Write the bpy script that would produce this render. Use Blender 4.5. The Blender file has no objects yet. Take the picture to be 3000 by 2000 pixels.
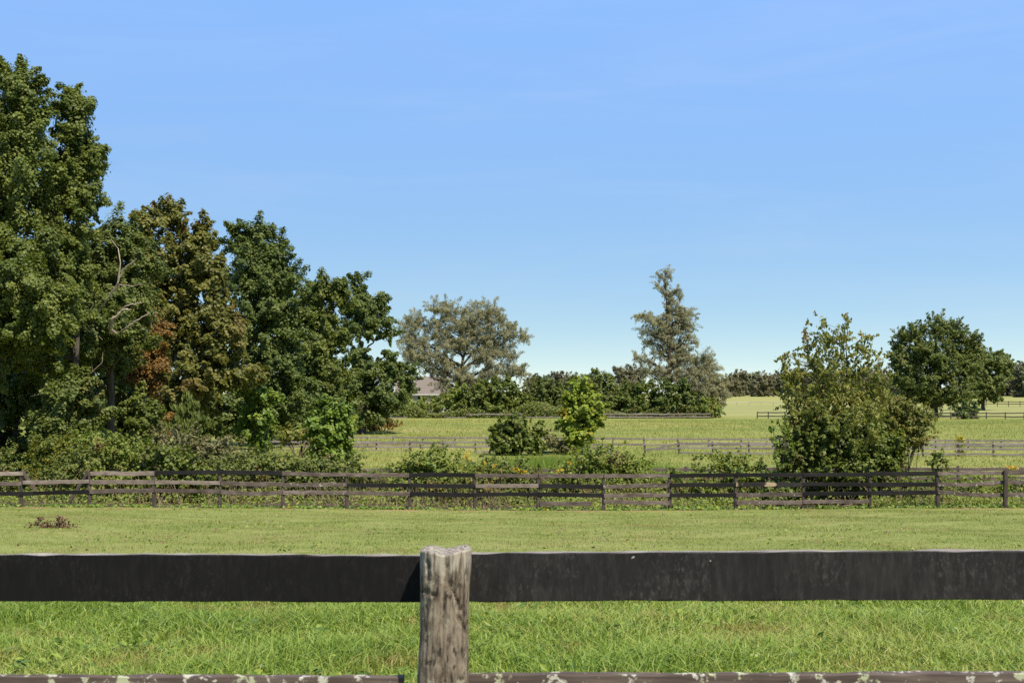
import bpy, math, random
import numpy as np
from mathutils import noise as mnoise, Vector

random.seed(7)
RNG = np.random.RandomState(11)
scene = bpy.context.scene
COL = scene.collection

# ------------------------------------------------------------------ camera
F = 4000.0            # focal length in pixels of the 3000 px wide photograph
HY = 1150.0           # horizon row
CAMZ = 1.75
cam_d = bpy.data.cameras.new("camera")
cam_d.sensor_width = 36.0
cam_d.lens = 36.0 * F / 3000.0
cam_d.shift_y = 0.05
cam_d.clip_start = 0.1
cam_d.clip_end = 12000
cam_d.dof.use_dof = True
cam_d.dof.focus_distance = 32.0
cam_d.dof.aperture_fstop = 11
cam = bpy.data.objects.new("camera", cam_d)
cam.location = (0, 0, CAMZ)
cam.rotation_euler = (math.radians(90), 0, 0)
COL.objects.link(cam)
scene.camera = cam

# ------------------------------------------------------------------ light
SUN_EL = math.radians(54)
SUN_AZ = math.radians(145)      # clockwise from +Y: behind the camera, to the right
world = bpy.data.worlds.new("World")
scene.world = world
world.use_nodes = True
nt = world.node_tree
nt.nodes.clear()
out = nt.nodes.new("ShaderNodeOutputWorld")
bg = nt.nodes.new("ShaderNodeBackground")
sky = nt.nodes.new("ShaderNodeTexSky")
sky.sky_type = 'NISHITA'
sky.sun_disc = False
sky.sun_elevation = SUN_EL
sky.sun_rotation = SUN_AZ
sky.altitude = 0
sky.air_density = 0.75
sky.dust_density = 0.0
sky.ozone_density = 5.0
bg.inputs["Strength"].default_value = 0.082
# even out the sky's brightness from horizon to zenith, keeping its hues
sep = nt.nodes.new("ShaderNodeSeparateColor")
nt.links.new(sky.outputs[0], sep.inputs[0])
div = nt.nodes.new("ShaderNodeMath"); div.operation = 'DIVIDE'; div.inputs[1].default_value = 6.0
nt.links.new(sep.outputs[2], div.inputs[0])
pw = nt.nodes.new("ShaderNodeMath"); pw.operation = 'POWER'; pw.inputs[1].default_value = -1.18
nt.links.new(div.outputs[0], pw.inputs[0])
vm = nt.nodes.new("ShaderNodeVectorMath"); vm.operation = 'SCALE'
nt.links.new(sky.outputs[0], vm.inputs[0]); nt.links.new(pw.outputs[0], vm.inputs["Scale"])
hs = nt.nodes.new("ShaderNodeHueSaturation"); hs.inputs["Saturation"].default_value = 0.98
nt.links.new(vm.outputs[0], hs.inputs["Color"])
tn = nt.nodes.new("ShaderNodeMix"); tn.data_type = 'RGBA'; tn.blend_type = 'MULTIPLY'; tn.inputs[0].default_value = 1.0
nt.links.new(hs.outputs[0], tn.inputs[6]); tn.inputs[7].default_value = (0.93, 0.975, 0.985, 1)
# faint high cirrus
wtc = nt.nodes.new("ShaderNodeTexCoord")
wmp = nt.nodes.new("ShaderNodeMapping"); wmp.inputs["Scale"].default_value = (2.2, 2.2, 15.0); wmp.inputs["Rotation"].default_value = (0.06, 0.03, 0.4)
nt.links.new(wtc.outputs["Generated"], wmp.inputs[0])
wnz = nt.nodes.new("ShaderNodeTexNoise"); wnz.inputs["Scale"].default_value = 1.6; wnz.inputs["Detail"].default_value = 7; wnz.inputs["Roughness"].default_value = 0.6; wnz.inputs["Distortion"].default_value = 0.6
nt.links.new(wmp.outputs[0], wnz.inputs["Vector"])
wmr = nt.nodes.new("ShaderNodeMapRange"); wmr.interpolation_type = 'SMOOTHSTEP'
wmr.inputs[1].default_value = 0.42; wmr.inputs[2].default_value = 0.80; wmr.inputs[3].default_value = 0.0; wmr.inputs[4].default_value = 0.11
nt.links.new(wnz.outputs["Fac"], wmr.inputs[0])
wmx = nt.nodes.new("ShaderNodeMix"); wmx.data_type = 'RGBA'
nt.links.new(wmr.outputs[0], wmx.inputs[0]); nt.links.new(tn.outputs[2], wmx.inputs[6]); wmx.inputs[7].default_value = (4.6, 5.0, 5.7, 1)
nt.links.new(wmx.outputs[2], bg.inputs[0])
nt.links.new(bg.outputs[0], out.inputs[0])

sun_d = bpy.data.lights.new("sun", 'SUN')
sun_d.energy = 4.6
sun_d.angle = math.radians(0.53)
sun_d.color = (1.0, 0.91, 0.74)
sun = bpy.data.objects.new("sun", sun_d)
to_sun = Vector((math.sin(SUN_AZ) * math.cos(SUN_EL), math.cos(SUN_AZ) * math.cos(SUN_EL), math.sin(SUN_EL)))
sun.rotation_euler = (-to_sun).to_track_quat('-Z', 'Y').to_euler()
sun.location = (30, -30, 60)
COL.objects.link(sun)

vs = scene.view_settings
vs.view_transform = 'Standard'
vs.look = 'None'
vs.exposure = 0.95
vs.gamma = 1.0
scene.render.engine = 'CYCLES'
scene.cycles.max_bounces = 6
scene.cycles.diffuse_bounces = 3
scene.cycles.glossy_bounces = 2
scene.cycles.transmission_bounces = 4
scene.cycles.use_denoising = False

# ------------------------------------------------------------------ helpers
def tag(o, label=None, cat=None, group=None, kind=None):
    if label: o["label"] = label
    if cat: o["category"] = cat
    if group: o["group"] = group
    if kind: o["kind"] = kind
    return o

def empty(name, loc, label, cat, group=None):
    o = bpy.data.objects.new(name, None)
    o.empty_display_size = 0.3
    o.location = loc
    COL.objects.link(o)
    return tag(o, label, cat, group)

def make_mesh(name, V, faces, mat, parent=None, tint=None, origin=None, smooth=False):
    """V: (n,3) world coordinates; faces: list of (m,k) int arrays."""
    V = np.asarray(V, dtype=np.float32)
    if origin is None:
        origin = tuple(parent.location) if parent is not None else (0, 0, 0)
    V = V - np.asarray(origin, dtype=np.float32)
    me = bpy.data.meshes.new(name)
    if not isinstance(faces, (list, tuple)):
        faces = [faces]
    faces = [np.asarray(f, dtype=np.int32) for f in faces if len(f)]
    loops = np.concatenate([f.ravel() for f in faces])
    totals = np.concatenate([np.full(len(f), f.shape[1], dtype=np.int32) for f in faces])
    starts = np.concatenate([[0], np.cumsum(totals)[:-1]]).astype(np.int32)
    me.vertices.add(len(V))
    me.vertices.foreach_set("co", V.ravel())
    me.loops.add(len(loops))
    me.loops.foreach_set("vertex_index", loops)
    me.polygons.add(len(totals))
    me.polygons.foreach_set("loop_start", starts)
    me.polygons.foreach_set("loop_total", totals)
    me.polygons.foreach_set("use_smooth", np.full(len(totals), bool(smooth)))
    me.update(calc_edges=True)
    if tint is not None:
        a = me.attributes.new("tint", 'FLOAT', 'FACE')
        a.data.foreach_set("value", np.asarray(tint, dtype=np.float32))
    me.materials.append(mat)
    o = bpy.data.objects.new(name, me)
    COL.objects.link(o)
    if parent is not None:
        o.parent = parent
        o.location = Vector(origin) - parent.location
    else:
        o.location = origin
    return o

# ------------------------------------------------------------------ terrain
_PY = np.array([-40, 0, 4, 49, 60, 80, 96, 110, 135, 165, 200, 260, 350, 500, 700, 6000], dtype=float)
_PZ = CAMZ - np.array([1.55, 1.62, 1.75, 4.13, 4.38, 4.35, 4.2, 4.05, 3.62, 3.12, 2.85, 2.55, 1.8, 1.05, 1.0, 1.0], dtype=float)
# smooth the profile a little
_SY = np.concatenate([np.arange(-40, 400, 1.0), np.arange(400, 6000, 20.0)])
_SZ = np.interp(_SY, _PY, _PZ)
_k = np.ones(9) / 9
_SZ[4:436] = np.convolve(_SZ, _k, mode='same')[4:436]

def ground_z(x, y):
    x = np.asarray(x, dtype=float); y = np.asarray(y, dtype=float)
    z = np.interp(y, _SY, _SZ)
    z = z - 0.13 * np.exp(-((x - 2) / 11.0) ** 2) * np.exp(-((y - 49) / 14.0) ** 2)
    z = z - 0.010 * np.clip(x, -30, 30) * np.exp(-((y - 96) / 25.0) ** 2)
    z = z + 0.035 * np.sin(x * 0.61 + 0.3 * y) * np.sin(y * 0.43 + 1.0) + 0.05 * np.sin(x * 0.17 + 2) * np.sin(y * 0.13)
    return z

def gz(x, y):
    return float(ground_z(x, y))

def P(px, py, d):
    """photo pixel at depth d -> world point"""
    return np.array([(px - 1500.0) * d / F, d, CAMZ - (py - HY) * d / F])

# ------------------------------------------------------------------ materials
def new_mat(name):
    m = bpy.data.materials.new(name)
    m.use_nodes = True
    t = m.node_tree
    t.nodes.clear()
    o = t.nodes.new("ShaderNodeOutputMaterial")
    return m, t, o

def N(t, kind, **kw):
    n = t.nodes.new(kind)
    for k, v in kw.items():
        setattr(n, k, v)
    return n

def ramp(t, fac, stops, interp='LINEAR'):
    r = t.nodes.new("ShaderNodeValToRGB")
    r.color_ramp.interpolation = interp
    e = r.color_ramp.elements
    while len(e) < len(stops):
        e.new(0.5)
    for i, (p, c) in enumerate(stops):
        e[i].position = p
        e[i].color = (c[0], c[1], c[2], 1)
    t.links.new(fac, r.inputs[0])
    return r.outputs[0]

def noise(t, vec, scale, detail=4, rough=0.55, dist=0.0):
    n = t.nodes.new("ShaderNodeTexNoise")
    n.inputs["Scale"].default_value = scale
    n.inputs["Detail"].default_value = detail
    n.inputs["Roughness"].default_value = rough
    n.inputs["Distortion"].default_value = dist
    if vec is not None:
        t.links.new(vec, n.inputs["Vector"])
    return n.outputs["Fac"]

def math_n(t, op, a, b=None, clamp=False):
    n = t.nodes.new("ShaderNodeMath")
    n.operation = op
    n.use_clamp = clamp
    for i, v in enumerate((a, b)):
        if v is None: continue
        if isinstance(v, (int, float)): n.inputs[i].default_value = v
        else: t.links.new(v, n.inputs[i])
    return n.outputs[0]

def mapr(t, v, a, b, c=0.0, d=1.0, smooth=True):
    n = t.nodes.new("ShaderNodeMapRange")
    if smooth: n.interpolation_type = 'SMOOTHSTEP'
    t.links.new(v, n.inputs[0])
    n.inputs[1].default_value = a; n.inputs[2].default_value = b
    n.inputs[3].default_value = c; n.inputs[4].default_value = d
    return n.outputs[0]

def mix(t, fac, a, b, blend='MIX'):
    n = t.nodes.new("ShaderNodeMix")
    n.data_type = 'RGBA'
    n.blend_type = blend
    if isinstance(fac, (int, float)): n.inputs[0].default_value = fac
    else: t.links.new(fac, n.inputs[0])
    for i, v in ((6, a), (7, b)):
        if isinstance(v, (tuple, list)): n.inputs[i].default_value = (v[0], v[1], v[2], 1)
        else: t.links.new(v, n.inputs[i])
    return n.outputs[2]

def scaled(t, vec, s):
    n = t.nodes.new("ShaderNodeVectorMath")
    n.operation = 'MULTIPLY'
    t.links.new(vec, n.inputs[0])
    n.inputs[1].default_value = s
    return n.outputs[0]

def leaf_mat(name, stops, patch=None, patch_scale=0.35, patch_lo=0.5, patch_hi=0.62, trans=0.42, rough=0.5, spec=0.3):
    """leaves: colour from the per-leaf tint, with patches of another hue spread through the crown"""
    m, t, o = new_mat(name)
    at = N(t, "ShaderNodeAttribute", attribute_name="tint")
    n = len(stops)
    c = ramp(t, at.outputs["Fac"], [(i / max(1, n - 1), s) for i, s in enumerate(stops)])
    if patch is not None:
        geo = N(t, "ShaderNodeNewGeometry")
        f = noise(t, geo.outputs["Position"], patch_scale, 3, 0.6)
        f2 = math_n(t, 'ADD', f, math_n(t, 'MULTIPLY', math_n(t, 'SUBTRACT', at.outputs["Fac"], 0.5), 0.18))
        c = mix(t, mapr(t, f2, patch_lo, patch_hi), c, patch)
    pr = N(t, "ShaderNodeBsdfPrincipled")
    pr.inputs["Roughness"].default_value = rough
    pr.inputs["Specular IOR Level"].default_value = spec
    t.links.new(c, pr.inputs["Base Color"])
    tr = N(t, "ShaderNodeBsdfTranslucent")
    c2 = mix(t, 1.0, c, (1.25, 1.2, 0.55), 'MULTIPLY')
    t.links.new(c2, tr.inputs["Color"])
    mx = N(t, "ShaderNodeMixShader")
    mx.inputs[0].default_value = trans
    t.links.new(pr.outputs[0], mx.inputs[1]); t.links.new(tr.outputs[0], mx.inputs[2])
    t.links.new(mx.outputs[0], o.inputs[0])
    return m

def bark_mat(name, c1, c2, scale=6):
    m, t, o = new_mat(name)
    tc = N(t, "ShaderNodeTexCoord")
    v = scaled(t, tc.outputs["Object"], (1, 1, 0.25))
    f = noise(t, v, scale, 5, 0.65)
    c = ramp(t, f, [(0.3, c1), (0.7, c2)])
    pr = N(t, "ShaderNodeBsdfPrincipled")
    pr.inputs["Roughness"].default_value = 0.9
    pr.inputs["Specular IOR Level"].default_value = 0.15
    t.links.new(c, pr.inputs["Base Color"])
    bp = N(t, "ShaderNodeBump"); bp.inputs["Strength"].default_value = 0.6; bp.inputs["Distance"].default_value = 0.03
    t.links.new(f, bp.inputs["Height"]); t.links.new(bp.outputs[0], pr.inputs["Normal"])
    t.links.new(pr.outputs[0], o.inputs[0])
    return m

def wood_mat(name, ca, cb, cc, lichen=0.0, lich_scale=9.0, lich_cols=((0.50, 0.50, 0.42), (0.42, 0.45, 0.30)), axis='X', grain=1.0, zs=0.06, mott=0.0, bare=0.0, rough=0.85, spec=0.2, bump=0.4, speck=0.0):
    """boards: long grain streaks, blotches, optional lichen crust, bare patches and chips"""
    m, t, o = new_mat(name)
    tc = N(t, "ShaderNodeTexCoord")
    ob = tc.outputs["Object"]
    oi = N(t, "ShaderNodeObjectInfo")
    off = N(t, "ShaderNodeVectorMath"); off.operation = 'ADD'
    sc = N(t, "ShaderNodeVectorMath"); sc.operation = 'SCALE'
    cx = N(t, "ShaderNodeCombineXYZ")
    for i in range(3): t.links.new(oi.outputs["Random"], cx.inputs[i])
    t.links.new(cx.outputs[0], sc.inputs[0]); sc.inputs["Scale"].default_value = 37.0
    t.links.new(ob, off.inputs[0]); t.links.new(sc.outputs[0], off.inputs[1])
    v0 = off.outputs[0]
    s = (0.06, 1, 1) if axis == 'X' else (1, 1, zs)
    v = scaled(t, v0, s)
    g = noise(t, v, 55 * grain, 4, 0.6, 0.3)
    b = noise(t, v0, 2.2, 4, 0.6)
    f = math_n(t, 'ADD', math_n(t, 'MULTIPLY', g, 0.6), math_n(t, 'MULTIPLY', b, 0.4))
    c = ramp(t, f, [(0.33, ca), (0.5, cb), (0.66, cc)])
    if mott > 0:
        q2 = noise(t, scaled(t, v0, (1, 1, 0.45)), 120, 4, 0.75, 0.2)
        q3 = noise(t, v0, 5, 3, 0.6)
        mk = math_n(t, 'MULTIPLY', mapr(t, q2, 0.50, 0.68), mapr(t, q3, 0.40, 0.62))
        c = mix(t, math_n(t, 'MULTIPLY', mk, mott), c, (0.045, 0.040, 0.040))
    # each board a little lighter or darker
    var = mapr(t, oi.outputs["Random"], 0, 1, 0.78, 1.2, False)
    cv = N(t, "ShaderNodeCombineColor")
    for i in range(3): t.links.new(var, cv.inputs[i])
    c = mix(t, 1.0, c, cv.outputs[0], 'MULTIPLY')
    if bare > 0:
        q = noise(t, scaled(t, v0, (0.7, 1, 1.2)), 3.0, 3, 0.5)
        c = mix(t, mapr(t, q, 0.60 - bare * 0.1, 0.66 - bare * 0.1), c, (0.30, 0.22, 0.15))
    if lichen > 0:
        l1 = noise(t, v0, lich_scale, 4, 0.62)
        l2 = noise(t, v0, lich_scale * 0.6, 2, 0.5)
        lc = mix(t, mapr(t, l2, 0.45, 0.55), lich_cols[0], lich_cols[1])
        th = 0.70 - 0.2 * lichen
        c = mix(t, mapr(t, math_n(t, 'ADD', l1, math_n(t, 'MULTIPLY', math_n(t, 'SUBTRACT', noise(t, v0, 75, 2, 0.6), 0.5), 0.22)), th, th + 0.07), c, lc)
    if speck > 0:
        sp = noise(t, v0, 34, 2, 0.5)
        c = mix(t, mapr(t, sp, 0.80 - 0.06 * speck, 0.84 - 0.06 * speck), c, (0.34, 0.31, 0.28))
    pr = N(t, "ShaderNodeBsdfPrincipled")
    pr.inputs["Roughness"].default_value = rough
    pr.inputs["Specular IOR Level"].default_value = spec
    t.links.new(c, pr.inputs["Base Color"])
    bp = N(t, "ShaderNodeBump"); bp.inputs["Strength"].default_value = bump; bp.inputs["Distance"].default_value = 0.006
    t.links.new(f, bp.inputs["Height"]); t.links.new(bp.outputs[0], pr.inputs["Normal"])
    t.links.new(pr.outputs[0], o.inputs[0])
    return m

# leaf palettes (base colours)
M = {}
M['gum'] = leaf_mat("gum_leaves", [(0.042, 0.066, 0.011), (0.090, 0.122, 0.021), (0.138, 0.170, 0.031), (0.205, 0.218, 0.050)],
                    patch=(0.10, 0.115, 0.025), patch_scale=0.45, patch_lo=0.60, patch_hi=0.72)
M['gum_blue'] = leaf_mat("deep_green_leaves", [(0.034, 0.058, 0.013), (0.075, 0.110, 0.023), (0.117, 0.154, 0.035), (0.17, 0.198, 0.052)])
M['mid'] = leaf_mat("mid_green_leaves", [(0.052, 0.078, 0.016), (0.094, 0.126, 0.027), (0.137, 0.168, 0.038), (0.19, 0.21, 0.055)],
                    patch=(0.14, 0.14, 0.03), patch_scale=0.5, patch_lo=0.58, patch_hi=0.70)
M['olive'] = leaf_mat("olive_brown_leaves", [(0.062, 0.074, 0.014), (0.115, 0.124, 0.024), (0.162, 0.160, 0.034), (0.21, 0.196, 0.054)],
                      patch=(0.15, 0.098, 0.027), patch_scale=0.32, patch_lo=0.54, patch_hi=0.74)
M['rust'] = leaf_mat("rust_leaves", [(0.105, 0.066, 0.016), (0.175, 0.10, 0.023), (0.23, 0.13, 0.032), (0.26, 0.165, 0.048)],
                     patch=(0.09, 0.085, 0.022), patch_scale=0.6, patch_lo=0.52, patch_hi=0.64)
M['lime'] = leaf_mat("lime_leaves", [(0.10, 0.155, 0.018), (0.17, 0.235, 0.025), (0.235, 0.29, 0.033), (0.30, 0.305, 0.045)], trans=0.4,
                     patch=(0.27, 0.22, 0.02), patch_scale=1.2, patch_lo=0.60, patch_hi=0.68)
M['sap'] = leaf_mat("sapling_leaves", [(0.06, 0.108, 0.018), (0.105, 0.168, 0.023), (0.155, 0.222, 0.030), (0.215, 0.27, 0.038)], trans=0.35,
                    patch=(0.38, 0.29, 0.02), patch_scale=1.6, patch_lo=0.68, patch_hi=0.74)
M['elm'] = leaf_mat("grey_olive_leaves", [(0.185, 0.185, 0.11), (0.25, 0.245, 0.15), (0.31, 0.30, 0.19), (0.38, 0.36, 0.24)], trans=0.42)
M['pear'] = leaf_mat("pear_leaves", [(0.066, 0.088, 0.016), (0.135, 0.154, 0.028), (0.205, 0.215, 0.045), (0.31, 0.285, 0.082)],
                     patch=(0.24, 0.145, 0.045), patch_scale=1.2, patch_lo=0.62, patch_hi=0.70)
M['vine'] = leaf_mat("vine_leaves", [(0.048, 0.074, 0.012), (0.092, 0.125, 0.019), (0.14, 0.175, 0.029), (0.205, 0.23, 0.05)],
                     patch=(0.11, 0.10, 0.03), patch_scale=0.9, patch_lo=0.58, patch_hi=0.70)
M['tinged'] = leaf_mat("orange_tinged_leaves", [(0.085, 0.118, 0.024), (0.14, 0.168, 0.034), (0.20, 0.20, 0.047), (0.27, 0.235, 0.068)],
                       patch=(0.25, 0.155, 0.045), patch_scale=1.3, patch_lo=0.60, patch_hi=0.72)
M['bramble'] = leaf_mat("bramble_leaves", [(0.06, 0.09, 0.017), (0.11, 0.143, 0.028), (0.165, 0.19, 0.043), (0.24, 0.245, 0.072)],
                        patch=(0.15, 0.09, 0.035), patch_scale=0.8, patch_lo=0.60, patch_hi=0.70)
M['dry'] = leaf_mat("dry_brush_leaves", [(0.10, 0.105, 0.042), (0.15, 0.15, 0.06), (0.20, 0.185, 0.085), (0.28, 0.24, 0.13)])
M['weed'] = leaf_mat("weed_leaves", [(0.095, 0.138, 0.021), (0.15, 0.20, 0.034), (0.21, 0.25, 0.048), (0.28, 0.285, 0.078)],
                     patch=(0.17, 0.12, 0.045), patch_scale=0.9, patch_lo=0.58, patch_hi=0.70)
M['yellow'] = leaf_mat("yellow_leaves", [(0.07, 0.10, 0.018), (0.11, 0.14, 0.022), (0.17, 0.18, 0.025), (0.40, 0.31, 0.03)])
M['goldflower'] = leaf_mat("goldenrod_flowers", [(0.45, 0.28, 0.015), (0.55, 0.38, 0.02), (0.6, 0.45, 0.03)], trans=0.2)
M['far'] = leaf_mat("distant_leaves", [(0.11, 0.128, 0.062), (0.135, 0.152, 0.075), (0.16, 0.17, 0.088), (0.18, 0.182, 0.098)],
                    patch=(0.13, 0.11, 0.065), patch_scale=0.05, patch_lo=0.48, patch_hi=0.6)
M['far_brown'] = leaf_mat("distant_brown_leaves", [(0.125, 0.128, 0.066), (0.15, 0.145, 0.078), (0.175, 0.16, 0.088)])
M['dead_leaf'] = leaf_mat("dead_leaves", [(0.085, 0.045, 0.028), (0.12, 0.062, 0.038), (0.16, 0.088, 0.052)], trans=0.1)
M['bark'] = bark_mat("dark_bark", (0.035, 0.028, 0.022), (0.10, 0.085, 0.07))
M['bark_elm'] = bark_mat("elm_bark", (0.02, 0.016, 0.013), (0.06, 0.048, 0.038))
M['deadwood'] = bark_mat("bleached_dead_wood", (0.22, 0.15, 0.11), (0.45, 0.40, 0.34), 10)
M['stem'] = bark_mat("shrub_stems", (0.06, 0.045, 0.03), (0.15, 0.12, 0.085), 12)
M['stalk'] = leaf_mat("dry_stalks", [(0.11, 0.075, 0.04), (0.18, 0.13, 0.08), (0.26, 0.20, 0.13)], trans=0.1)
M['drybranch'] = bark_mat("dry_branch_bark", (0.07, 0.035, 0.025), (0.14, 0.075, 0.055), 20)

M['black'] = wood_mat("black_paint", (0.006, 0.0055, 0.006), (0.010, 0.0092, 0.0095), (0.017, 0.0155, 0.0155), rough=0.65, spec=0.15, bump=0.2)
M['black_bare'] = wood_mat("peeling_black_paint", (0.012, 0.011, 0.011), (0.02, 0.018, 0.018), (0.04, 0.035, 0.03), bare=0.9, rough=0.7)
M['grey'] = wood_mat("weathered_board", (0.03, 0.022, 0.018), (0.085, 0.066, 0.056), (0.185, 0.15, 0.13))
M['pale'] = wood_mat("pale_weathered_board", (0.07, 0.053, 0.044), (0.165, 0.132, 0.112), (0.29, 0.245, 0.21))
M['lichen'] = wood_mat("lichened_board", (0.028, 0.021, 0.018), (0.08, 0.062, 0.053), (0.17, 0.138, 0.12), lichen=0.42, lich_cols=((0.34, 0.335, 0.28), (0.28, 0.30, 0.20)))
M['postwood'] = wood_mat("dark_post_wood", (0.02, 0.017, 0.015), (0.05, 0.04, 0.034), (0.11, 0.085, 0.07), axis='Z')
M['farwood'] = wood_mat("far_fence_wood", (0.09, 0.075, 0.068), (0.16, 0.138, 0.125), (0.25, 0.215, 0.195))
M['fardark'] = wood_mat("far_dark_fence_wood", (0.02, 0.018, 0.017), (0.045, 0.038, 0.035), (0.10, 0.085, 0.075), axis='X')
M['farwhite'] = wood_mat("far_pale_fence_wood", (0.22, 0.2, 0.18), (0.32, 0.3, 0.27), (0.42, 0.39, 0.35))
M['nearlow'] = wood_mat("reddish_lichened_board", (0.036, 0.026, 0.022), (0.085, 0.063, 0.053), (0.15, 0.118, 0.10), lichen=0.74, lich_scale=19,
                        lich_cols=((0.36, 0.345, 0.30), (0.30, 0.31, 0.20)))

# ------------------------------------------------------------------ ground
def ground_material():
    m, t, o = new_mat("pasture_ground")
    geo = N(t, "ShaderNodeNewGeometry")
    p = geo.outputs["Position"]
    sx = N(t, "ShaderNodeSeparateXYZ"); t.links.new(p, sx.inputs[0])
    Y = sx.outputs[1]
    n1 = noise(t, p, 0.35, 5, 0.6)
    n2 = noise(t, p, 3.2, 5, 0.65)
    n3 = noise(t, p, 22.0, 4, 0.7)
    n4 = noise(t, scaled(t, p, (0.05, 0.10, 1)), 1.0, 4, 0.6)
    f = math_n(t, 'ADD', math_n(t, 'MULTIPLY', n1, 0.3), math_n(t, 'ADD', math_n(t, 'MULTIPLY', n2, 0.35), math_n(t, 'MULTIPLY', n3, 0.35)))
    near = ramp(t, f, [(0.36, (0.085, 0.105, 0.024)), (0.47, (0.15, 0.175, 0.042)), (0.56, (0.195, 0.205, 0.062)), (0.66, (0.25, 0.215, 0.095))])
    g = math_n(t, 'ADD', math_n(t, 'MULTIPLY', n4, 0.65), math_n(t, 'MULTIPLY', n2, 0.35))
    mid = ramp(t, g, [(0.36, (0.11, 0.14, 0.032)), (0.5, (0.165, 0.18, 0.043)), (0.64, (0.225, 0.205, 0.066))])
    c = mix(t, mapr(t, Y, 53, 60), near, mid)
    # pale dry field beyond the elms, greener strip again at the far rise
    wob = math_n(t, 'ADD', Y, math_n(t, 'MULTIPLY', math_n(t, 'SUBTRACT', n4, 0.5), 30))
    pale = ramp(t, g, [(0.35, (0.17, 0.185, 0.058)), (0.65, (0.235, 0.225, 0.085))])
    c = mix(t, mapr(t, wob, 172, 190), c, pale)
    rise = ramp(t, g, [(0.35, (0.19, 0.20, 0.055)), (0.65, (0.25, 0.235, 0.08))])
    c = mix(t, mapr(t, wob, 262, 280), c, rise)
    # shade under the hedgerow brambles, painted into the ground as dark brown leaf litter
    X = sx.outputs[0]
    lb = math_n(t, 'ADD', Y, math_n(t, 'MULTIPLY', math_n(t, 'SUBTRACT', n2, 0.5), 2.5))
    bandl = math_n(t, 'MULTIPLY', mapr(t, lb, 49.2, 49.9), mapr(t, lb, 57.5, 55.5))
    xm = math_n(t, 'ADD', X, math_n(t, 'MULTIPLY', math_n(t, 'SUBTRACT', n1, 0.5), 3.0))
    left = mapr(t, xm, 2.5, 0.5)
    pearx = math_n(t, 'MULTIPLY', mapr(t, xm, 8.5, 9.5), mapr(t, xm, 15.5, 14.2))
    litter_shade = math_n(t, 'MULTIPLY', bandl, math_n(t, 'ADD', left, pearx, True))
    c = mix(t, litter_shade, c, ramp(t, n3, [(0.35, (0.045, 0.034, 0.022)), (0.65, (0.10, 0.075, 0.045))]))
    # bare reddish soil scraped along the fence line
    band = math_n(t, 'ABSOLUTE', math_n(t, 'SUBTRACT', Y, 48.55))
    soil = math_n(t, 'MULTIPLY', mapr(t, band, 0.85, 0.2), mapr(t, noise(t, p, 0.9, 4, 0.6), 0.47, 0.60))
    c = mix(t, soil, c, (0.26, 0.15, 0.085))
    pr = N(t, "ShaderNodeBsdfPrincipled")
    pr.inputs["Roughness"].default_value = 0.95
    pr.inputs["Specular IOR Level"].default_value = 0.1
    t.links.new(c, pr.inputs["Base Color"])
    bp = N(t, "ShaderNodeBump"); bp.inputs["Strength"].default_value = 0.5; bp.inputs["Distance"].default_value = 0.04
    t.links.new(n3, bp.inputs["Height"]); t.links.new(bp.outputs[0], pr.inputs["Normal"])
    t.links.new(pr.outputs[0], o.inputs[0])
    return m

ys = np.concatenate([np.arange(-40, 4, 2.0), np.arange(4, 70, 0.5), np.arange(70, 220, 1.5), np.arange(220, 600, 10), np.geomspace(600, 6000, 20)])
us = np.linspace(-1, 1, 161)
W = np.maximum(45, 0.9 * np.abs(ys) + 10)
GX = us[None, :] * W[:, None]
GY = np.repeat(ys[:, None], len(us), 1)
GZ = ground_z(GX, GY)
V = np.stack([GX, GY, GZ], -1).reshape(-1, 3)
ii, jj = np.meshgrid(np.arange(len(ys) - 1), np.arange(len(us) - 1), indexing='ij')
a = (ii * len(us) + jj).ravel()
FQ = np.stack([a, a + 1, a + 1 + len(us), a + len(us)], 1)
ground = make_mesh("ground", V, FQ, ground_material(), smooth=True)
tag(ground, kind="structure")

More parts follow.
